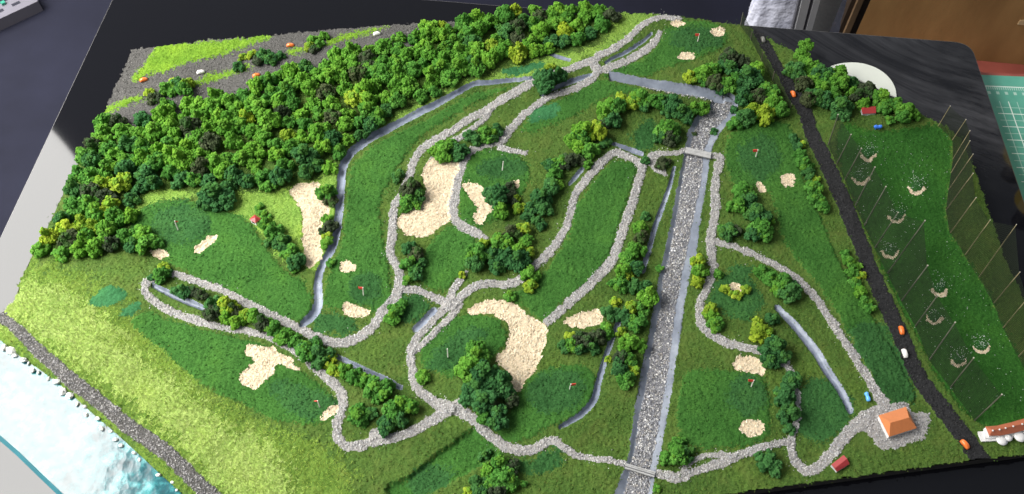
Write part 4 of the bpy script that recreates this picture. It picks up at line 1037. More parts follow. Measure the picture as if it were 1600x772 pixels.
# ---- buildings
def hip_house(name, eaves, ridge, ze, zr, wall_mat, roof_mat, lab, over=mm(0.6), base_z=None, gable=False, cat='building'):
    """eaves: 4 px corners (back-left, back-right, front-right, front-left); ridge: 2 px points (left,right) or 1"""
    c = sum((P(*e) for e in eaves), Vector()) / 4
    gz = zs(c.x, c.y) if base_z is None else base_z
    root = empty(name, (c.x, c.y, gz), label=lab, cat=cat)
    O = Vector((c.x, c.y, gz))
    ev = [P(e[0], e[1], gz + ze) - O for e in eaves]
    rd = [P(e[0], e[1], gz + zr) - O for e in ridge]
    cc = sum(ev, Vector()) / 4
    ins = []
    for e in ev:
        d = (e - cc); ins.append(Vector((e.x, e.y, 0)) - Vector((d.x, d.y, 0)).normalized() * over)
    wt = [Vector((p.x, p.y, ze - mm(0.05))) for p in ins]; wb = [Vector((p.x, p.y, -mm(1.0))) for p in ins]
    th = Vector((0, 0, mm(0.35)))
    lo = [e - th for e in ev]
    if len(rd) == 2:
        vv = ev + rd + lo
        ff = [(0, 4, 5, 1), (1, 5, 2), (2, 5, 4, 3), (3, 4, 0)]
        o6 = 6
    else:
        vv = ev + rd + lo
        ff = [(0, 4, 1), (1, 4, 2), (2, 4, 3), (3, 4, 0)]
        o6 = 5
    ff += [(i, (i + 1) % 4, o6 + (i + 1) % 4, o6 + i) for i in range(4)] + [(o6 + 3, o6 + 2, o6 + 1, o6)]
    ob('wall', prism('wall', wb, wt, wall_mat), parent=root)
    ob('roof', poly_mesh('roof', vv, ff, roof_mat), parent=root)
    return root, ev, rd, ins
def wall_patch(root, a, b, z0, z1, u0, u1, mat, name, out):
    """small opening set 0.1 mm proud on the wall from a to b"""
    d = b - a; nrm = Vector((d.y, -d.x, 0)).normalized() * out
    p0, p1 = a + d * u0, a + d * u1
    bb = [Vector((p.x, p.y, z)) for p in (p0, p1) for z in (z0,)]
    r0 = [Vector((p0.x, p0.y, z0)), Vector((p1.x, p1.y, z0)), Vector((p1.x, p1.y, z1)), Vector((p0.x, p0.y, z1))]
    r1 = [p + nrm for p in r0]
    ob(name, prism(name, r0, r1, mat), parent=root)
S4 = 8.579
cl = lambda x, y: (1340 + x / S4, 610 + y / S4)
root, ev, rd, ins = hip_house('clubhouse', [cl(282, 335), cl(650, 218), cl(795, 505), cl(425, 622)], [cl(440, 435), cl(690, 365)], mm(4.6), mm(9.5), M['wall_white'], M['roof_orange'], 'white clubhouse with a big orange hipped roof on the gravel apron')
S6 = 12.86
hu = lambda x, y: (1280 + x / S6, 690 + y / S6)
hip_house('storage_hut', [hu(245, 460), hu(490, 270), hu(610, 450), hu(360, 605)], [hu(318, 535), hu(562, 342)], mm(3.0), mm(4.4), M['wall_grey'], M['roof_red'], 'small grey hut with a dark red gabled roof at the near path edge', over=mm(0.2))
S8 = 15.43
pv = lambda x, y: (370 + x / S8, 320 + y / S8)
root, ev, rd, ins = hip_house('pavilion', [pv(300, 350), pv(430, 235), pv(580, 335), pv(450, 440)], [pv(440, 310)], mm(4.4), mm(6.4), M['wall_white'], M['roof_red'], 'tiny white pavilion with a red pyramid roof beside a bush row', over=mm(0.5))
wall_patch(root, ins[3], ins[0], mm(1.4), mm(3.2), 0.25, 0.75, M['glass_dark'], 'window', -mm(0.15))
wall_patch(root, ins[2], ins[3], mm(0.2), mm(3.2), 0.3, 0.7, M['glass_dark'], 'door', -mm(0.15))
S7 = 12.87
ba = lambda x, y: (1330 + x / S7, 150 + y / S7)
root, ev, rd, ins = hip_house('barn', [ba(200, 215), ba(500, 205), ba(500, 345), ba(230, 360)], [ba(245, 245), ba(495, 235)], mm(3.2), mm(5.0), M['wall_grey'], M['roof_red'], 'small grey barn with a dark red roof under the corner wood', over=mm(0.2))
wall_patch(root, ins[3], ins[2], mm(0.2), mm(2.0), 0.4, 0.6, M['wall_white'], 'door', mm(0.15))

# driving range building: curved ranks of a long hipped roof, terraces and round canopies
S5 = 9.65
rb = lambda x, y: (1500 + x / S5, 630 + y / S5)
g = G(1565, 680)
root = empty('range_building', g, label='long driving range pavilion with terracotta roof and white round terraces', cat='building')
ze, zr = mm(4.5), mm(7.5)
back = [rb(385, 352), rb(560, 338), rb(760, 290), rb(965, 232), rb(1200, 150), rb(1420, 60)]
rid = [rb(485, 405), rb(600, 392), rb(780, 352), rb(965, 306), rb(1190, 225), rb(1400, 140)]
frn = [rb(445, 492), rb(620, 487), rb(800, 452), rb(965, 410), rb(1230, 325), rb(1440, 230)]
bk = [P(*p, g.z + ze) - g for p in back]; rg = [P(*p, g.z + zr) - g for p in rid]; fr_ = [P(*p, g.z + ze) - g for p in frn]
n6 = len(bk); dn = Vector((0, 0, -mm(0.4)))
vv = bk + rg + fr_ + [p + dn for p in bk] + [p + dn for p in fr_]
ff = []
for i in range(n6 - 1):
    ff += [(i, n6 + i, n6 + i + 1, i + 1), (n6 + i, 2 * n6 + i, 2 * n6 + i + 1, n6 + i + 1), (3 * n6 + i, i, i + 1, 3 * n6 + i + 1), (2 * n6 + i, 4 * n6 + i, 4 * n6 + i + 1, 2 * n6 + i + 1), (4 * n6 + i, 3 * n6 + i, 3 * n6 + i + 1, 4 * n6 + i + 1)]
ff += [(0, 2 * n6, n6), (0, 3 * n6, 4 * n6, 2 * n6), (n6 - 1, 2 * n6 - 1, 3 * n6 - 1), (n6 - 1, 3 * n6 - 1, 5 * n6 - 1, 4 * n6 - 1)]
rf = ob('roof', poly_mesh('roof', vv, ff, M['roof_terracotta']), parent=root)
for k, (x, y) in enumerate([(495, 410), (597, 395), (688, 373), (802, 345), (938, 312), (1080, 265)]):
    q = P(*rb(x, y + 4), g.z + zr) - g
    v = ICO1 * mm(0.62) + np.array(q) + np.array([0, 0, mm(0.1)])
    ob('roof_light', mesh_np('roof_light', v, ICO1F, True, None, M['wall_white']), parent=rf)
ring = [Vector((p.x, p.y, 0)) for p in bk] + [Vector((p.x, p.y, 0)) for p in reversed(fr_)]
cen = sum(ring, Vector()) / len(ring)
ring_i = [p * 0.97 + cen * 0.03 for p in ring]
ob('wall', prism('wall', [p + Vector((0, 0, -mm(1))) for p in ring_i], [p + Vector((0, 0, ze - mm(0.5))) for p in ring_i], M['wall_white']), parent=root)
def slab(name, pts, z0, z1, mat, parent):
    a = [P(*p, g.z) - g for p in pts]
    if sum(a[i].x * a[(i + 1) % len(a)].y - a[(i + 1) % len(a)].x * a[i].y for i in range(len(a))) < 0: a = a[::-1]
    return ob(name, prism(name, [Vector((p.x, p.y, z0)) for p in a], [Vector((p.x, p.y, z1)) for p in a], mat), parent=parent)
slab('terrace', [rb(262, 437), rb(345, 430), rb(420, 512), rb(640, 500), rb(660, 560), rb(540, 575), rb(318, 585)], -mm(1), mm(1.0), M['wall_white'], root)
slab('step', [rb(338, 402), rb(392, 395), rb(455, 512), rb(640, 500), rb(650, 528), rb(430, 552), rb(360, 540)], mm(1.0), mm(2.0), M['wall_white'], root)
slab('terrace', [rb(640, 490), rb(790, 470), rb(1000, 420), rb(1230, 345), rb(1250, 380), rb(1000, 480), rb(800, 515), rb(650, 530)], -mm(1), mm(1.4), M['wall_white'], root)
def canopy(x, y, rx, ry, z):
    q = P(*rb(x, y), g.z) - g
    R = px_size(1565, 685, rx / S5)
    vv = [(q.x, q.y, z + mm(1.1))]; nseg = 20
    for j, (rr, dz_) in enumerate([(0.6, 0.75), (1.0, 0.0), (1.0, -0.6)]):
        for k in range(nseg):
            a = 6.28318 * k / nseg
            rw = 1 + 0.02 * math.cos(a * 8)
            vv.append((q.x + R * rr * rw * math.cos(a), q.y + R * rr * rw * math.sin(a), z + mm(dz_)))
    ff = [(0, 1 + k, 1 + (k + 1) % nseg) for k in range(nseg)]
    for j in (0, 1):
        ff += [(1 + j * nseg + k, 1 + (j + 1) * nseg + k, 1 + (j + 1) * nseg + (k + 1) % nseg, 1 + j * nseg + (k + 1) % nseg) for k in range(nseg)]
    c = ob('canopy', poly_mesh('canopy', vv, ff, M['wall_white'], True), parent=root)
    ob('pillar', tube('pillar', (q.x, q.y, -mm(1)), (q.x, q.y, z), mm(0.6), mm(0.6), M['wall_grey']), parent=c)
canopy(615, 570, 82, 0, mm(2.0)); canopy(708, 535, 58, 0, mm(2.4)); canopy(882, 515, 88, 0, mm(2.2)); canopy(1010, 470, 70, 0, mm(2.2))

# ---- blue plastic figures
def lump(name, pts, mat, lab, cat):
    g0 = G(*pts[0][:2]); vs_, fs_ = [], []; off = 0
    q = [P(p[0], p[1], g0.z + mm(p[3])) for p in pts]; rr = [mm(p[2]) for p in pts]
    # continuous bead chain lofted through the points
    sm = catmull([(a.x - g0.x, a.y - g0.y, a.z - g0.z, r) for a, r in zip(q, rr)], 4)
    nseg = 10; vv = []; ff = []
    for i, s in enumerate(sm):
        a = Vector(sm[max(i - 1, 0)][:3]); b = Vector(sm[min(i + 1, len(sm) - 1)][:3]); d = (b - a).normalized()
        u = d.cross(Vector((0, 0, 1))).normalized(); w_ = u.cross(d)
        e = 0.35 if i in (0, len(sm) - 1) else 1.0
        for k in range(nseg):
            t = 6.28318 * k / nseg
            vv.append(Vector(s[:3]) + (u * math.cos(t) + w_ * math.sin(t)) * s[3] * e)
    for i in range(len(sm) - 1):
        for k in range(nseg): ff.append((i * nseg + k, i * nseg + (k + 1) % nseg, (i + 1) * nseg + (k + 1) % nseg, (i + 1) * nseg + k))
    ff += [tuple(range(nseg - 1, -1, -1)), tuple(range((len(sm) - 1) * nseg, len(sm) * nseg))]
    o = ob(name, poly_mesh(name, vv, ff, mat, True), label=lab, cat=cat); o.location = g0
    return o
lump('golf_buggy', [(1352.5,613.5,1.1,1.2),(1354,615.5,1.6,1.4),(1355.2,619,1.2,1.3),(1356.5,622.5,1.6,1.3),(1357.8,627,1.3,1.2)], M['blue_light'], 'light blue two-lobed plastic buggy beside the clubhouse path', 'buggy')
o = lump('golf_buggy', [(1366.6,196.2,1.3,2.6),(1368.5,197.8,1.6,2.2),(1372,198.6,1.5,1.9),(1375.5,197.9,1.6,2.2),(1378,196.8,1.2,2.6)], M['blue'], 'deep blue plastic buggy on the range below the red barn', 'buggy')
g0 = o.location
for (a, b) in ((1369, 199.5), (1375, 199.5)):
    f0 = P(a, b, g0.z + mm(1.6)) - g0; ob('leg', tube('leg', f0 - Vector((0, 0, mm(1.9))), f0 + Vector((0, 0, mm(0.4))), mm(0.55), mm(0.6), M['blue']), parent=o)

# ---- bridges: planks on two runners
def bridge(c4, nplank, lab, z, stripe=False):
    c = [P(*p, z) for p in c4]       # a(left-far) b(right-far) c(right-near) d(left-near)
    o_ = (c[0] + c[1] + c[2] + c[3]) / 4
    root = empty('footbridge', o_, label=lab, cat='bridge')
    a, b, cc, d = [p - o_ for p in c]
    for k in range(nplank):
        f0 = k / nplank + 0.012; f1 = (k + 1) / nplank - 0.012
        j = random.uniform(-0.012, 0.012)
        q = [a.lerp(d, f0) * (1 + j), b.lerp(cc, f0) * (1 + j), b.lerp(cc, f1) * (1 + j), a.lerp(d, f1) * (1 + j)]
        up = mm(1.2) if (stripe and k in (0, nplank - 1)) else mm(random.uniform(0.5, 0.7))
        m_ = M['dark_gap'] if (stripe and k == 2) else M['wood_grey']
        ob('plank', prism('plank', [p + Vector((0, 0, -mm(0.4))) for p in q][::-1], [p + Vector((0, 0, up)) for p in q][::-1], m_), parent=root)
    for t in (0.12, 0.5, 0.88):
        e0 = a.lerp(b, t); e1 = d.lerp(cc, t); w_ = (b - a).normalized() * mm(0.7)
        q = [e0 - w_, e0 + w_, e1 + w_, e1 - w_]
        ob('crossbeam', prism('crossbeam', [p + Vector((0, 0, -mm(1.6))) for p in q][::-1], [p + Vector((0, 0, -mm(0.45))) for p in q][::-1], M['dark_gap']), parent=root)
bridge([(1071.5,230),(1111.5,239),(1110,248),(1069.5,239)], 4, 'grey plank footbridge over the upper river bend', mm(1.4))
bridge([(977.5,724.5),(1024,738),(1022,746.5),(976,732.5)], 4, 'grey footbridge with a dark centre groove over the near river end', mm(1.4), True)

# ---- net fences
def net_fence(posts, hgt, lab, wire, r=0.34, name='net_fence', group=None, mesh_gap=1.05, cap=True):
    b0 = G(*posts[0][0])
    root = empty(name, b0, label=lab, cat='net fence')
    B, T = [], []
    for b, t in posts:
        g = G(*b); tp = P(t[0], t[1], g.z + hgt)
        B.append(g - b0); T.append(tp - b0)
        po = ob('post', tube('post', g - b0 + Vector((0, 0, -mm(1))), tp - b0 + (tp - g) * 0.03, mm(r), mm(r * 0.8), wire), parent=root)
        if cap:
            e = tp - b0 + (tp - g) * 0.04
            v = ICO1 * mm(r * 1.25) + np.array(e)
            ob('post_cap', mesh_np('post_cap', v, ICO1F, True, None, M['cap_pale']), parent=po)
    gap = mm(mesh_gap); hw = mm(0.125)
    for i in range(len(B) - 1):
        a, b, c, d = B[i] + Vector((0, 0, mm(0.4))), B[i + 1] + Vector((0, 0, mm(0.4))), T[i + 1], T[i]
        vs_, fs_ = [], []
        def thread(p, q):
            dr = (q - p).normalized(); s = dr.orthogonal().normalized() * hw; t = dr.cross(s).normalized() * hw
            k = len(vs_)
            for e in (p, q):
                vs_.extend([e + s, e + t * 0.9 - s * 0.5, e - t * 0.9 - s * 0.5])
            for m_ in range(3): fs_.append((k + m_, k + (m_ + 1) % 3, k + 3 + (m_ + 1) % 3, k + 3 + m_))
        n1 = max(2, int((b - a).length / gap)); n2 = max(2, int((d - a).length / gap))
        for k in range(n1 + 1):
            t = k / n1; thread(a.lerp(b, t), d.lerp(c, t))
        for k in range(n2 + 1):
            t = k / n2; thread(a.lerp(d, t), b.lerp(c, t))
        ob('net', mesh_np('net', np.array([tuple(v) for v in vs_]), np.array(fs_), False, None, M['net']), parent=root)
LN = [((1294,227),(1309,181)),((1307,257),(1329,212)),((1320,281),(1345,234)),((1336,322),(1366,263.5)),((1350,353),(1383,294)),((1367,387),(1402,334)),((1386,428),(1443,348)),((1408,471),(1448,417)),((1430,510),(1464,463)),((1452,563),(1491,506)),((1485,606),(1520,561)),((1523,657),(1564,618))]
RN = [((1466,197),(1484,167)),((1488,219),(1508.5,188)),((1489,249),(1514.5,206)),((1486,271),(1514.5,222)),((1482,297),(1519,243)),((1478,328),(1519,273)),((1484,365),(1523.6,311)),((1507,400),(1545.6,346)),((1529,434),(1586,354)),((1552,475),(1592,427)),((1567,513),(1604,468)),((1591,558),(1632,512)),((1622,618),(1668,575))]
net_fence(LN, mm(24), 'dark green net on thin dark posts between black road and driving range', M['wire_dark'], 0.46)
net_fence(RN, mm(24), 'dark green net on brass posts along the outer side of the driving range', M['wire'])
net_fence([((1157,41),(1161,20)),((1173,62),(1175,50)),((1190,94),(1192,82)),((1207,126),(1210,112)),((1233,174),(1237,162))], mm(9), 'low dark net along the wood side of the black road', M['wire_dark'], 0.5, cap=False)

# ---- golf balls: white specks scattered over the range
r = np.random.default_rng(77)
pts_b = []
for cx, cy, wh in CRES:
    n_ = 60
    pts_b += [(cx + a, cy - 15 + b) for a, b in zip(r.normal(0, 9, n_), r.normal(0, 7, n_))]
for _ in range(750):
    pts_b.append((r.uniform(1300, 1610), r.uniform(205, 650)))
rid_ = [i for i, k in KIND.items() if k['name'] == 'driving_range'][0]
okid = set([rid_] + mound_ids)
pos = []
for a, b in pts_b:
    p = P(a, b); i = int((p.y - Y0) / STEP); j = int((p.x - X0) / STEP)
    if 0 <= i < NY and 0 <= j < NX and OWN[i, j] in okid: pos.append((p.x, p.y, Z[i, j] + mm(0.25)))
pos = np.array(pos); n_ = len(pos)
ob('golf_balls', grains_mesh('golf_balls', pos, mm(1) * r.uniform(0.13, 0.30, n_), np.full((n_, 3), 0.85), r, shape=(1, 1, 1), jitter=0.1, mat=M['grain']), label='white specks of golf balls strewn over the driving range', cat='golf balls', kind='stuff')

# ---- shoreline stones
SH = [(4,540,10),(14,546,13),(25,553,11),(36,560,12),(45,566,8),(51,575,8),(60,580,7),(73,590,8),(85,597,11),(93,610,13),(107,621,13),(117,629,6),(125,636,7),(134,645,9),(150,655,7),(158,666,9),(169,674,8),(181,683,7),(188,691,9),(211,704,8),(217,715,7),(247,741,7),(266,752,9),(276,765,6)]
SORD = ORD
for i, (x, y, s) in enumerate(SH):
    rr = np.random.default_rng(500 + i)
    R = px_size(x, y, s) * 0.5 * rr.uniform(0.75, 1.3)
    v = ICO2 * np.array([1.0, rr.uniform(0.55, 0.85), rr.uniform(0.45, 0.7)]) * R * (1 + 0.10 * rr.standard_normal((len(ICO2), 1)))
    v += 0.06 * R * rr.standard_normal(v.shape)
    o = ob('shore_stone', mesh_np('shore_stone', v, ICO2F, True, None, M['stone_white']), label=f'{SORD[i]} white pebble from the left along the water edge', cat='stone', group='white stones along the shoreline')
    p = P(x, y); o.location = (p.x + rr.normal(0, mm(0.9)), p.y + rr.normal(0, mm(0.9)), -mm(rr.uniform(1.4, 2.4))); o.rotation_euler = (rr.uniform(-0.3, 0.3), rr.uniform(-0.3, 0.3), -0.7 + rr.uniform(-0.9, 0.9))
# ------------------------------------------------------------------ water sheet
def water_mat():
    m, nt, b = new_mat('water_sheet')
    co = objco(nt)
    vo = nt.nodes.new('ShaderNodeTexVoronoi'); vo.inputs['Scale'].default_value = 130 / K
    nz = noise(nt, 90 / K, 3, 0.6, co)
    va = nt.nodes.new('ShaderNodeVectorMath'); va.operation = 'MULTIPLY_ADD'
    nt.links.new(nz.outputs['Color'], va.inputs[0]); va.inputs[1].default_value = (0.008, 0.008, 0.008); nt.links.new(co, va.inputs[2])
    nt.links.new(va.outputs[0], vo.inputs['Vector'])
    n2 = noise(nt, 70 / K, 5, 0.7, co)
    r = ramp(nt, n2.outputs['Fac'], [(0.34, (0.003, 0.028, 0.036)), (0.50, (0.010, 0.085, 0.10)), (0.60, (0.05, 0.24, 0.25)), (0.74, (0.22, 0.46, 0.46))])
    nt.links.new(r.outputs['Color'], b.inputs['Base Color'])
    b.inputs['Roughness'].default_value = 0.12
    b.inputs['IOR'].default_value = 1.5
    n3 = noise(nt, 190 / K, 3, 0.65, va.outputs[0])
    sp = nt.nodes.new('ShaderNodeMapRange'); sp.inputs['From Min'].default_value = 0.35; sp.inputs['From Max'].default_value = 0.65
    sp.inputs['To Min'].default_value = 0.42; sp.inputs['To Max'].default_value = 0.52
    nt.links.new(n3.outputs['Fac'], sp.inputs['Value']); nt.links.new(sp.outputs['Result'], b.inputs['Specular IOR Level'])
    add = nt.nodes.new('ShaderNodeMath'); add.operation = 'MULTIPLY_ADD'
    nt.links.new(vo.outputs['Distance'], add.inputs[0]); add.inputs[1].default_value = 0.9; nt.links.new(n2.outputs['Fac'], add.inputs[2])
    bump(nt, b, add.outputs[0], 0.075, mm(1.2))
    return m
M['water'] = water_mat()
M['acrylic_edge'] = plain('acrylic_edge', (0.006, 0.105, 0.13), 0.55, 0.15, 0.15, 40)
zw = -mm(2.6)
def hexa(pts, z0, z1):
    return [Vector((p.x, p.y, z0)) for p in pts], [Vector((p.x, p.y, z1)) for p in pts]
inner = [(x, y - 4) for x, y in [(-60,492),(-28,514),(0,535),(30,560),(60,580),(90,602),(120,628),(150,655),(180,680),(215,712),(245,740),(280,772),(330,814),(400,874),(440,905)]]
outer = [(300,952),(230,890),(100,773),(60,735),(30,706),(0,680),(-60,628),(-130,560)]
wp_ = [P(x, y, zw) for x, y in inner] + [P(x, y, zw) for x, y in outer]
b_, t_ = hexa(wp_, zw - mm(0.6), zw)
ob('water', prism('water', b_[::-1], t_[::-1], M['water']), label='rippled turquoise water sheet along the shore', cat='water', kind='structure')
e_out = [P(x, y, zw) for x, y in outer[1:-1]]
for i in range(1):
    dirn = (P(100, 773, zw) - P(0, 680, zw)); nrm = Vector((-dirn.y, dirn.x, 0)).normalized()
    if (P(0, 800, zw) - P(0, 680, zw)).dot(nrm) < 0: nrm = -nrm
    a0, a1 = P(-130, 560, zw), P(300, 952, zw)
    ln = [P(x, y, zw) for x, y in outer]
    e0 = [p + nrm * mm(0.05) for p in ln]; e1 = [p + nrm * mm(2.6) for p in ln]
    ring = e0 + e1[::-1]
    b_, t_ = hexa(ring, TABLE_Z, zw + mm(0.5))
    ob('acrylic_edge', prism('acrylic_edge', b_, t_, M['acrylic_edge']), label='thin turquoise acrylic edge strip closing the water sheet', cat='edge strip')

# ------------------------------------------------------------------ table
def table_mat():
    m, nt, b = new_mat('black_table')
    co = objco(nt)
    mp = nt.nodes.new('ShaderNodeMapping'); mp.inputs['Rotation'].default_value = (0, 0, math.radians(38))
    nt.links.new(co, mp.inputs['Vector'])
    sc2 = nt.nodes.new('ShaderNodeMapping'); sc2.inputs['Scale'].default_value = (2.2, 26.0, 1.0); nt.links.new(mp.outputs['Vector'], sc2.inputs['Vector'])
    wv = noise(nt, 3.0, 2, 0.5, co)                       # bend the wiping strokes
    va = nt.nodes.new('ShaderNodeVectorMath'); va.operation = 'MULTIPLY_ADD'
    nt.links.new(wv.outputs['Color'], va.inputs[0]); va.inputs[1].default_value = (1.5, 3.5, 0.0); nt.links.new(sc2.outputs['Vector'], va.inputs[2])
    n1 = noise(nt, 2.0, 8, 0.72, va.outputs[0])            # wiped dust smears
    n2 = noise(nt, 5, 4, 0.6, co)
    sepx = nt.nodes.new('ShaderNodeSeparateXYZ'); nt.links.new(co, sepx.inputs[0])
    mrx = nt.nodes.new('ShaderNodeMapRange'); mrx.inputs['From Min'].default_value = 0.16; mrx.inputs['From Max'].default_value = 0.34
    nt.links.new(sepx.outputs['X'], mrx.inputs['Value'])
    mry = nt.nodes.new('ShaderNodeMapRange'); mry.inputs['From Min'].default_value = 0.13; mry.inputs['From Max'].default_value = 0.24
    nt.links.new(sepx.outputs['Y'], mry.inputs['Value'])
    r1 = ramp(nt, n1.outputs['Fac'], [(0.40, (0.12, 0.12, 0.12)), (0.70, (1, 1, 1))]); r2 = ramp(nt, n2.outputs['Fac'], [(0.36, (0.25, 0.25, 0.25)), (0.62, (1, 1, 1))])
    def mulf(a, b_):
        f = nt.nodes.new('ShaderNodeMath'); f.operation = 'MULTIPLY'; nt.links.new(a, f.inputs[0]); nt.links.new(b_, f.inputs[1]); return f.outputs[0]
    dust = mulf(mulf(r1.outputs['Color'], r2.outputs['Color']), mulf(mrx.outputs['Result'], mry.outputs['Result']))
    nt.links.new(mixc(nt, (0.0045, 0.0045, 0.006), (0.085, 0.085, 0.092), dust), b.inputs['Base Color'])
    rr = nt.nodes.new('ShaderNodeMapRange'); rr.inputs['To Min'].default_value = 0.045; rr.inputs['To Max'].default_value = 0.22
    nt.links.new(dust, rr.inputs['Value']); nt.links.new(rr.outputs['Result'], b.inputs['Roughness'])
    b.inputs['IOR'].default_value = 1.38
    return m
M['table'] = table_mat()
M['table_edge'] = plain('table_edge', (0.09, 0.085, 0.08), 0.35, 0.5, 0.1, 60)
ROT = math.atan2(0.108, 1.813)             # table axes lean a little to the right
ax = Vector((math.cos(-ROT), math.sin(-ROT), 0)); ay = Vector((-math.sin(-ROT), math.cos(-ROT), 0))
def hit(pa, pb, qa, qb, z):
    a, b = P(*pa, z), P(*pb, z); c, d = P(*qa, z), P(*qb, z)
    r_ = b - a; s = d - c; den = r_.x * s.y - r_.y * s.x
    t = ((c.x - a.x) * s.y - (c.y - a.y) * s.x) / den
    return a + r_ * t
zt = TABLE_Z
tl = hit((176,0),(0,374), (666,0),(1280,49), zt)
tr_ = hit((1525,95),(1572,235), (666,0),(1280,49), zt)
bl = P(0,374,zt) + (P(0,374,zt) - P(176,0,zt)).normalized() * 1.0
br = P(1572,235,zt) + (P(1572,235,zt) - P(1525,95,zt)).normalized() * 0.9
def round_corner(p, a, b, r_, n_=8):
    d0 = (a - p).normalized(); d1 = (b - p).normalized()
    s, e = p + d0 * r_, p + d1 * r_
    out = []
    for k in range(n_ + 1):
        t = k / n_; out.append(s * (1 - t) ** 2 + p * 2 * t * (1 - t) + e * t * t)
    return out
ringt = round_corner(bl, br, tl, 0.02) + round_corner(tl, bl, tr_, 0.02) + round_corner(tr_, tl, br, 0.02) + round_corner(br, tr_, bl, 0.02)
if sum(ringt[i].x * ringt[(i + 1) % len(ringt)].y - ringt[(i + 1) % len(ringt)].x * ringt[i].y for i in range(len(ringt))) < 0: ringt = ringt[::-1]
troot = empty('table', (0, 0.4, zt - 0.74), label='glossy black table carrying the golf course model', cat='table')
O = Vector((0, 0.4, zt - 0.74))
ob('table_top', prism('table_top', [Vector((p.x, p.y, zt - 0.024)) - O for p in ringt], [Vector((p.x, p.y, zt)) - O for p in ringt], M['table']), parent=troot)
# moulded lip a hair below the top
cen = sum(ringt, Vector()) / len(ringt)
lip_o = [p + (p - cen).normalized() * 0.0022 for p in ringt]
ob('edge_band', prism('edge_band', [Vector((p.x, p.y, zt - 0.022)) - O for p in lip_o], [Vector((p.x, p.y, zt - 0.0012)) - O for p in lip_o], M['table_edge']), parent=troot)
for cx_, cy_ in ((0.08, 0.1), (0.92, 0.1), (0.08, 0.9), (0.92, 0.9)):
    q = bl.lerp(br, cx_).lerp(tl.lerp(tr_, cx_), cy_) - O
    b4, t4 = box_pts((q.x, q.y, 0.358), (0.025, 0, 0), (0, 0.025, 0), (0, 0, 0.357))
    ob('leg', prism('leg', b4, t4, M['table_edge']), parent=troot)

# pale disc lying on the table, cut off by the board edge
M['disc'] = plain('pale_disc', (0.62, 0.64, 0.57), 0.5, 0.4, 0.04, 20)
cdx, cdy = 1330, 152
pts_d = [(cdx + 70 * math.cos(a), cdy + 53 * math.sin(a)) for a in [math.radians(d) for d in range(-166, 8, 6)]]
pts_d = [p for p in pts_d if p[1] < np.interp(p[0], [1198,1240,1300,1370,1438], [60,82,114,150,179]) - 4]
pw = [P(x, y, zt) for x, y in pts_d][::-1]
ob('pale_disc', prism('pale_disc', [Vector((p.x, p.y, zt + 0.0002)) for p in pw], [Vector((p.x, p.y, zt + 0.0016)) for p in pw], M['disc']), label='pale round plastic disc on the table behind the corner wood', cat='disc')

# ------------------------------------------------------------------ room around the table
FLOOR = zt - 0.74
M['floor'] = plain('navy_floor', (0.0075, 0.008, 0.0155), 0.8, 0.1, 0.25, 6)
fl = [(-3.5, -1.5), (3.5, -1.5), (3.5, 3.2), (-3.5, 3.2)]
ob('floor', poly_mesh('floor', [(x, y, FLOOR) for x, y in fl], [(0, 1, 2, 3)], M['floor']), label='dark navy floor around the black table', cat='floor', kind='structure')

# white slotted rail on the floor
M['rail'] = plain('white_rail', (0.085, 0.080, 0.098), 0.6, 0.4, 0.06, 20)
M['slot'] = plain('rail_slot', (0.012, 0.012, 0.02), 0.7, 0.2)
M['led'] = plain('green_plastic', (0.02, 0.16, 0.11), 0.4, 0.4)
zf = FLOOR + 0.03
p0, p1 = P(-90, 91, FLOOR + 0.0), P(68, 16.5, FLOOR)
d = (p1 - p0).normalized(); nb_ = Vector((-d.y, d.x, 0))
if nb_.y < 0: nb_ = -nb_
Lr = (p1 - p0).length; o0 = (p0 + p1) / 2
root = empty('slotted_rail', o0, label='white slotted rail lying on the dark floor at the corner', cat='rail')
wd_ = 0.052; hd = 0.030
rb_ = [d * (-Lr / 2), d * (Lr / 2), d * (Lr / 2) + nb_ * wd_, d * (-Lr / 2) + nb_ * wd_]
ob('body', prism('body', rb_, [p + Vector((0, 0, hd)) for p in rb_], M['rail']), parent=root)
for k in range(5):
    c0 = d * (Lr / 2 - 0.045 - 0.042 * k) + nb_ * 0.026
    q = [c0 - d * 0.010 - nb_ * 0.005, c0 + d * 0.010 - nb_ * 0.005, c0 + d * 0.010 + nb_ * 0.005, c0 - d * 0.010 + nb_ * 0.005]
    ob('slot', prism('slot', [p + Vector((0, 0, hd - 0.004)) for p in q], [p + Vector((0, 0, hd + 0.0006)) for p in q], M['slot']), parent=root)
c0 = d * (Lr / 2 - 0.068) + nb_ * 0.045
q = [c0 - d * 0.005 - nb_ * 0.005, c0 + d * 0.005 - nb_ * 0.005, c0 + d * 0.005 + nb_ * 0.005, c0 - d * 0.005 + nb_ * 0.005]
ob('marker', prism('marker', [p + Vector((0, 0, hd - 0.001)) for p in q], [p + Vector((0, 0, hd + 0.006)) for p in q], M['led']), parent=root)
t0 = d * (Lr / 2 - 0.005) + nb_ * (wd_ - 0.004) + Vector((0, 0, hd * 0.7))
ob('rod', tube('rod', t0, t0 + d * 0.16 + nb_ * 0.02, 0.004, 0.004, M['rail']), parent=root)

# side desk with red-brown top, cutting mat and cardboard panel
M['desk'] = plain('red_desk', (0.30, 0.075, 0.055), 0.5, 0.4, 0.2, 25)
zd = zt - 0.03
def mat_plane(px, py): return P(px, py, zd)
m_tl = P(1534, 117, zd + 0.0022)
desk_c = [P(1290, 42, zd), P(1720, 78, zd)]
dx0 = P(1532, 100, zd)
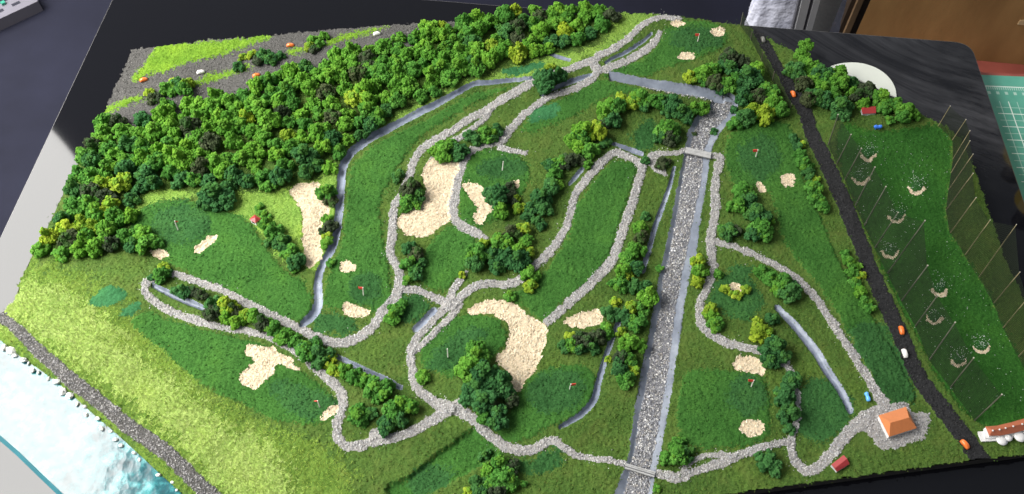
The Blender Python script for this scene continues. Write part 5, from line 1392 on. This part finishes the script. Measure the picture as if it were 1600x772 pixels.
# local frame along table axes with origin at mat corner
def loc(a, b, z=0.0): return Vector((m_tl.x, m_tl.y, zd)) + ax * a + ay * b + Vector((0, 0, z))
dk = [loc(0.03, -0.62), loc(0.75, -0.62), loc(0.75, 0.075), loc(-0.30, 0.075), loc(-0.30, 0.045), loc(0.03, 0.045)]
dk = [loc(-0.004, -0.75), loc(0.8, -0.75), loc(0.8, 0.16), loc(-0.34, 0.16), loc(-0.34, 0.052), loc(-0.004, 0.052)]
droot = empty('side_desk', (loc(0.4, -0.2).x, loc(0.4, -0.2).y, FLOOR), label='side desk beside the black table under the cutting mat', cat='desk')
O = droot.location.copy()
# shape the desk so that it stays outside the table
right_dir = (br - tr_).normalized(); rn = Vector((-right_dir.y, right_dir.x, 0)); rn = rn if rn.x > 0 else -rn
e_far = tr_ - right_dir * 0.02 + rn * 0.006
e_near = tr_ + right_dir * 0.75 + rn * 0.006
back_dir = (tr_ - tl).normalized(); bn = Vector((-back_dir.y, back_dir.x, 0))
b_r = tr_ + bn * 0.008; b_l = tr_ - back_dir * 0.17 + bn * 0.008
mt_far = P(1534, 113, zd); far_t = (mt_far - e_far).dot(right_dir)
dk = [e_near, e_near + rn * 0.8, e_far + right_dir * far_t + rn * 0.8, e_far + right_dir * far_t]
ob('desk_top', prism('desk_top', [Vector((p.x, p.y, zd - 0.025)) - O for p in dk], [Vector((p.x, p.y, zd)) - O for p in dk], M['desk']), parent=droot)
for q in (e_near + rn * 0.7, e_far + rn * 0.7 + right_dir * (far_t + 0.05), e_near + rn * 0.06 - right_dir * 0.1, e_far + rn * 0.06 + right_dir * (far_t + 0.05)):
    b4, t4 = box_pts((q.x - O.x, q.y - O.y, (zd - 0.025 - FLOOR) / 2), (0.025, 0, 0), (0, 0.025, 0), (0, 0, (zd - 0.026 - FLOOR) / 2))
    ob('leg', prism('leg', b4, t4, M['table_edge']), parent=droot)

def mat_material():
    m, nt, b = new_mat('cutting_mat')
    co = objco(nt)
    sep = nt.nodes.new('ShaderNodeSeparateXYZ'); nt.links.new(co, sep.inputs[0])
    def lines(axis, period, width, offset=0.0):
        a = nt.nodes.new('ShaderNodeMath'); a.operation = 'ADD'; nt.links.new(sep.outputs[axis], a.inputs[0]); a.inputs[1].default_value = offset + 200 * period
        md = nt.nodes.new('ShaderNodeMath'); md.operation = 'MODULO'; nt.links.new(a.outputs[0], md.inputs[0]); md.inputs[1].default_value = period
        lt = nt.nodes.new('ShaderNodeMath'); lt.operation = 'LESS_THAN'; nt.links.new(md.outputs[0], lt.inputs[0]); lt.inputs[1].default_value = width
        return lt.outputs[0]
    def cmp(axis, op, v):
        c = nt.nodes.new('ShaderNodeMath'); c.operation = op; nt.links.new(sep.outputs[axis], c.inputs[0]); c.inputs[1].default_value = v; return c.outputs[0]
    def mul(a, b_):
        c = nt.nodes.new('ShaderNodeMath'); c.operation = 'MULTIPLY'
        for s, v in zip(c.inputs, (a, b_)):
            if isinstance(v, float): s.default_value = v
            else: nt.links.new(v, s)
        return c.outputs[0]
    def mx(a, b_):
        c = nt.nodes.new('ShaderNodeMath'); c.operation = 'MAXIMUM'; nt.links.new(a, c.inputs[0]); nt.links.new(b_, c.inputs[1]); return c.outputs[0]
    ingrid = mul(cmp('X', 'GREATER_THAN', 0.004), cmp('Y', 'LESS_THAN', -0.042))
    major = mx(lines('X', 0.02, 0.0011), lines('Y', 0.02, 0.0011, 0.002))
    minor = mul(mx(lines('X', 0.01, 0.0007), lines('Y', 0.01, 0.0007, 0.002)), 0.55)
    grid = mul(mx(major, minor), ingrid)
    band = mul(cmp('Y', 'LESS_THAN', -0.0175), cmp('Y', 'GREATER_THAN', -0.0190))
    ticks = mul(mul(lines('X', 0.0025, 0.0007), cmp('Y', 'LESS_THAN', -0.019)), cmp('Y', 'GREATER_THAN', -0.0235))
    ticks2 = mul(mul(lines('X', 0.01, 0.0035), cmp('Y', 'LESS_THAN', -0.0265)), cmp('Y', 'GREATER_THAN', -0.0310))
    fac = mx(mx(grid, mul(band, 0.9)), mx(mul(ticks, 0.7), mul(ticks2, 0.5)))
    nz = noise(nt, 30, 5, 0.6, co)
    base = ramp(nt, nz.outputs['Fac'], [(0.3, (0.07, 0.30, 0.215)), (0.7, (0.11, 0.38, 0.28))])
    nt.links.new(mixc(nt, base.outputs['Color'], (0.72, 0.80, 0.72), fac), b.inputs['Base Color'])
    b.inputs['Roughness'].default_value = 0.5
    return m
M['mat'] = mat_material()
mo = bpy.data.objects.new('cutting_mat', None)
mb = [Vector((-0.012, -0.60, 0)), Vector((0.6, -0.60, 0)), Vector((0.6, 0, 0)), Vector((-0.012, 0, 0))]
# trim the mat to the table edge
loc_tr = lambda p: Vector(((p - Vector((m_tl.x, m_tl.y, p.z))).dot(ax), (p - Vector((m_tl.x, m_tl.y, p.z))).dot(ay), 0))
ea = loc_tr(e_far + rn * 0.004); eb = loc_tr(e_near + rn * 0.004)
slope = (eb.x - ea.x) / (eb.y - ea.y)
xl = lambda y: ea.x + (y - ea.y) * slope
mb = [Vector((xl(-0.55), -0.55, 0)), Vector((0.6, -0.55, 0)), Vector((0.6, 0, 0)), Vector((xl(0.0), 0, 0))]
me = prism('cutting_mat', mb, [p + Vector((0, 0, 0.002)) for p in mb], M['mat'])
mo = ob('cutting_mat', me, label='green cutting mat with white grid lines on the side desk', cat='cutting mat')
mo.location = (m_tl.x, m_tl.y, zd + 0.0002); mo.rotation_euler = (0, 0, -ROT)

# low bench with a red cover and a brown cardboard box on it, behind the table corner
def card_mat():
    m, nt, b = new_mat('cardboard')
    co = objco(nt)
    mp = nt.nodes.new('ShaderNodeMapping'); mp.inputs['Scale'].default_value = (1, 1, 0.35); nt.links.new(co, mp.inputs['Vector'])
    n = noise(nt, 7, 6, 0.6, mp.outputs['Vector'])
    r = ramp(nt, n.outputs['Fac'], [(0.3, (0.20, 0.105, 0.032)), (0.5, (0.31, 0.175, 0.06)), (0.7, (0.40, 0.235, 0.085))])
    nt.links.new(r.outputs['Color'], b.inputs['Base Color']); b.inputs['Roughness'].default_value = 0.7
    bump(nt, b, n.outputs['Fac'], 0.2, 0.01)
    return m
M['card'] = card_mat()
M['card_tape'] = plain('card_crease', (0.55, 0.40, 0.22), 0.5, 0.4, 0.2, 40)
zbn = zt - 0.17
bl_ = P(1335, 100, zbn); c_l = P(1327, 76, zbn); c_r = P(1680, 109, zbn)
dv = (c_r - c_l).normalized(); nv = Vector((-dv.y, dv.x, 0))
f_l = c_l - nv * 0.11 + dv * 0.002; f_r = c_r - nv * 0.11
q = [f_l, f_r, f_r + nv * 0.45, f_l + nv * 0.45 + dv * 0.2]
bo = (f_l + f_r) / 2; bo.z = FLOOR
bench = empty('low_bench', bo, label='low bench with a red-brown top behind the table corner', cat='bench')
ob('bench_top', prism('bench_top', [Vector((p.x, p.y, zbn - 0.03)) - bo for p in q], [Vector((p.x, p.y, zbn)) - bo for p in q], M['desk']), parent=bench)
for q_ in (f_l + nv * 0.05 + dv * 0.03, f_l + nv * 0.4 + dv * 0.03, f_r + nv * 0.05 - dv * 0.03, f_r + nv * 0.4 - dv * 0.03):
    hh = (zbn - 0.031 - FLOOR) / 2
    b4, t4 = box_pts((q_.x - bo.x, q_.y - bo.y, hh), dv * 0.02, nv * 0.02, (0, 0, hh))
    ob('leg', prism('leg', b4, t4, M['dark_gap']), parent=bench)
q = [c_l, c_r, c_r + nv * 0.30, c_l + nv * 0.30 + dv * 0.15]
broot = ob('cardboard_box', prism('cardboard_box', [Vector((p.x, p.y, zbn + 0.0003)) for p in q], [Vector((p.x, p.y, zbn + 0.15)) for p in q], M['card']), label='brown cardboard box standing on the low red bench', cat='box')
f0 = c_l + dv * ((c_r - c_l).length * 0.66)
b4, t4 = box_pts(Vector((f0.x, f0.y, zbn + 0.075)) - nv * 0.0004, dv * 0.006, -nv * 0.0006, Vector((0, 0, 0.004)))
ob('torn_spot', prism('torn_spot', b4, t4, M['card_tape']), parent=broot)

# dark cabinet edge, white bag and aluminium profiles behind the table
M['dark_brown'] = plain('dark_brown', (0.040, 0.026, 0.017), 0.6, 0.3, 0.3, 12)
M['alu'] = plain('aluminium', (0.42, 0.42, 0.43), 0.5, 0.5, 0.08, 30, 0, 0.3)
M['alu_dark'] = plain('aluminium_groove', (0.07, 0.068, 0.078), 0.5, 0.4, 0.1, 30)
def bag_mat():
    m, nt, b = new_mat('white_bag')
    n = noise(nt, 9, 5, 0.6, objco(nt))
    r = ramp(nt, n.outputs['Fac'], [(0.3, (0.44, 0.45, 0.55)), (0.7, (0.66, 0.66, 0.74))])
    nt.links.new(r.outputs['Color'], b.inputs['Base Color']); b.inputs['Roughness'].default_value = 0.4
    n2 = noise(nt, 14, 4, 0.55, objco(nt)); bump(nt, b, n2.outputs['Fac'], 0.7, 0.03)
    return m
M['bag'] = bag_mat()
def at_y(px, py, yy):
    dx, dy, dz = ray(px, py); t = yy / dy
    return Vector((dx * t, yy, H + dz * t))
BY = 1.22
cb = at_y(1240, 25, BY); wb = (at_y(1312, 30, BY).x - at_y(1166, 30, BY).x) / 2
bc = Vector((cb.x * (BY + wb * 0.35) / BY, BY + wb * 0.36, 0))
nu, nvv = 72, 44
vv = []; ff = []
for j in range(nvv + 1):
    t = j / nvv
    zz = FLOOR + 0.003 + t * 0.66
    prof = (0.80 + 0.2 * math.sin(min(t * 2.2, 1) * math.pi / 2)) * (1.0 if t < 0.93 else math.cos((t - 0.93) / 0.07 * 1.2)) * (1 + 0.05 * math.sin(t * 17))
    for i in range(nu):
        a = 6.28318 * i / nu
        wr = 1 + 0.06 * math.sin(a * 3 + t * 5) + 0.05 * abs(math.sin(a * 5.5 + t * 11)) + 0.045 * abs(math.sin(a * 9 - t * 16 + 1.2)) + 0.02 * math.sin(a * 17 + t * 33)
        vv.append((bc.x + wb * 0.93 * prof * wr * math.cos(a), bc.y + wb * 0.34 * prof * wr * math.sin(a), zz + 0.02 * math.sin(a * 3 + t * 9) * min(t, 1 - t) * 2))
for j in range(nvv):
    for i in range(nu): ff.append((j * nu + i, j * nu + (i + 1) % nu, (j + 1) * nu + (i + 1) % nu, (j + 1) * nu + i))
ff += [tuple(range(nu - 1, -1, -1)), tuple(range(nvv * nu, nvv * nu + nu))]
ob('plastic_bag', poly_mesh('plastic_bag', vv, ff, M['bag'], True), label='crumpled white plastic bag standing behind the table', cat='bag')
for k, (pxa, pxb, hw_, lab) in enumerate([((1246, 48), (1258, 0), 0.0072, 'wider grey aluminium profile leaning before the white bag'), ((1262, 48), (1275, 0), 0.0052, 'narrower grey aluminium profile leaning before the white bag')]):
    yy = BY - 0.06
    a, b = at_y(*pxa, yy), at_y(*pxb, yy)
    dr = (b - a).normalized()
    base = a + dr * ((FLOOR + 0.001 - a.z) / dr.z); tip = b + dr * 0.12
    s = Vector((1, 0, 0)); f_ = Vector((0, 1, 0))
    root = empty('aluminium_profile', base, label=lab, cat='profile', group='aluminium profiles behind the table')
    rb2 = [-s * hw_ - f_ * 0.006, s * hw_ - f_ * 0.006, s * hw_ + f_ * 0.006, -s * hw_ + f_ * 0.006]
    ob('bar', prism('bar', rb2, [p + (tip - base) for p in rb2], M['alu']), parent=root)
    rb3 = [-s * (hw_ + 0.0042) - f_ * 0.003, -s * (hw_ + 0.0002) - f_ * 0.003, -s * (hw_ + 0.0002) + f_ * 0.006, -s * (hw_ + 0.0042) + f_ * 0.006]
    ob('groove_side', prism('groove_side', rb3, [p + (tip - base) for p in rb3], M['alu_dark']), parent=root)
ca, cb2 = at_y(1314, 40, 1.42), at_y(1420, 40, 1.42)
b4, t4 = box_pts(((ca.x + cb2.x) / 2, 1.42 + 0.1, FLOOR + 0.33), ((cb2.x - ca.x) / 2, 0, 0), (0, 0.1, 0), (0, 0, 0.329))
croot = ob('dark_cabinet', prism('dark_cabinet', b4, t4, M['dark_brown']), label='dark brown cabinet in the gap between bag and cardboard box', cat='cabinet')
M['trim_brown'] = plain('trim_brown', (0.16, 0.10, 0.055), 0.5, 0.3, 0.2, 20)
b4, t4 = box_pts((ca.x + 0.016, 1.42 - 0.004, FLOOR + 0.32), (0.006, 0, 0), (0, 0.0035, 0), (0, 0, 0.31))
ob('edge_trim', prism('edge_trim', b4, t4, M['trim_brown']), parent=croot)

# spray tins beyond the frame, seen only mirrored in the table at the far right
M['tin_black'] = plain('tin_black', (0.012, 0.012, 0.014), 0.2, 0.5, 0.05)
M['tin_yellow'] = plain('tin_yellow', (0.85, 0.60, 0.03), 0.3, 0.5, 0.05)
M['tin_silver'] = plain('tin_silver', (0.60, 0.60, 0.60), 0.25, 0.5, 0.05, 50, 0, 0.8)
def tin(px, py, R, hgt, lab):
    base = P(px, py, zd) + Vector((0, 0, 0.0025))
    root = empty('spray_tin', base, label=lab, cat='tin', group='spray tins beside the cutting mat')
    def cyl(name, z0, z1, r0, r1, mat): ob(name, tube(name, (0, 0, z0), (0, 0, z1), r0, r1, mat, 28), parent=root)
    cyl('body', 0, hgt * 0.5, R, R, M['tin_black'])
    cyl('band', hgt * 0.5, hgt * 0.8, R * 1.002, R * 1.002, M['tin_yellow'])
    cyl('shoulder', hgt * 0.8, hgt * 0.88, R, R * 0.55, M['tin_silver'])
    cyl('cap', hgt * 0.88, hgt, R * 0.5, R * 0.46, M['tin_black'])

tin(1664, 166, 0.026, 0.19, 'black and yellow spray tin at the far end, mirrored in the table')
tin(1694, 234, 0.027, 0.20, 'black and yellow spray tin in the middle, mirrored in the table')
tin(1722, 306, 0.027, 0.20, 'black and yellow spray tin at the near end, mirrored in the table')
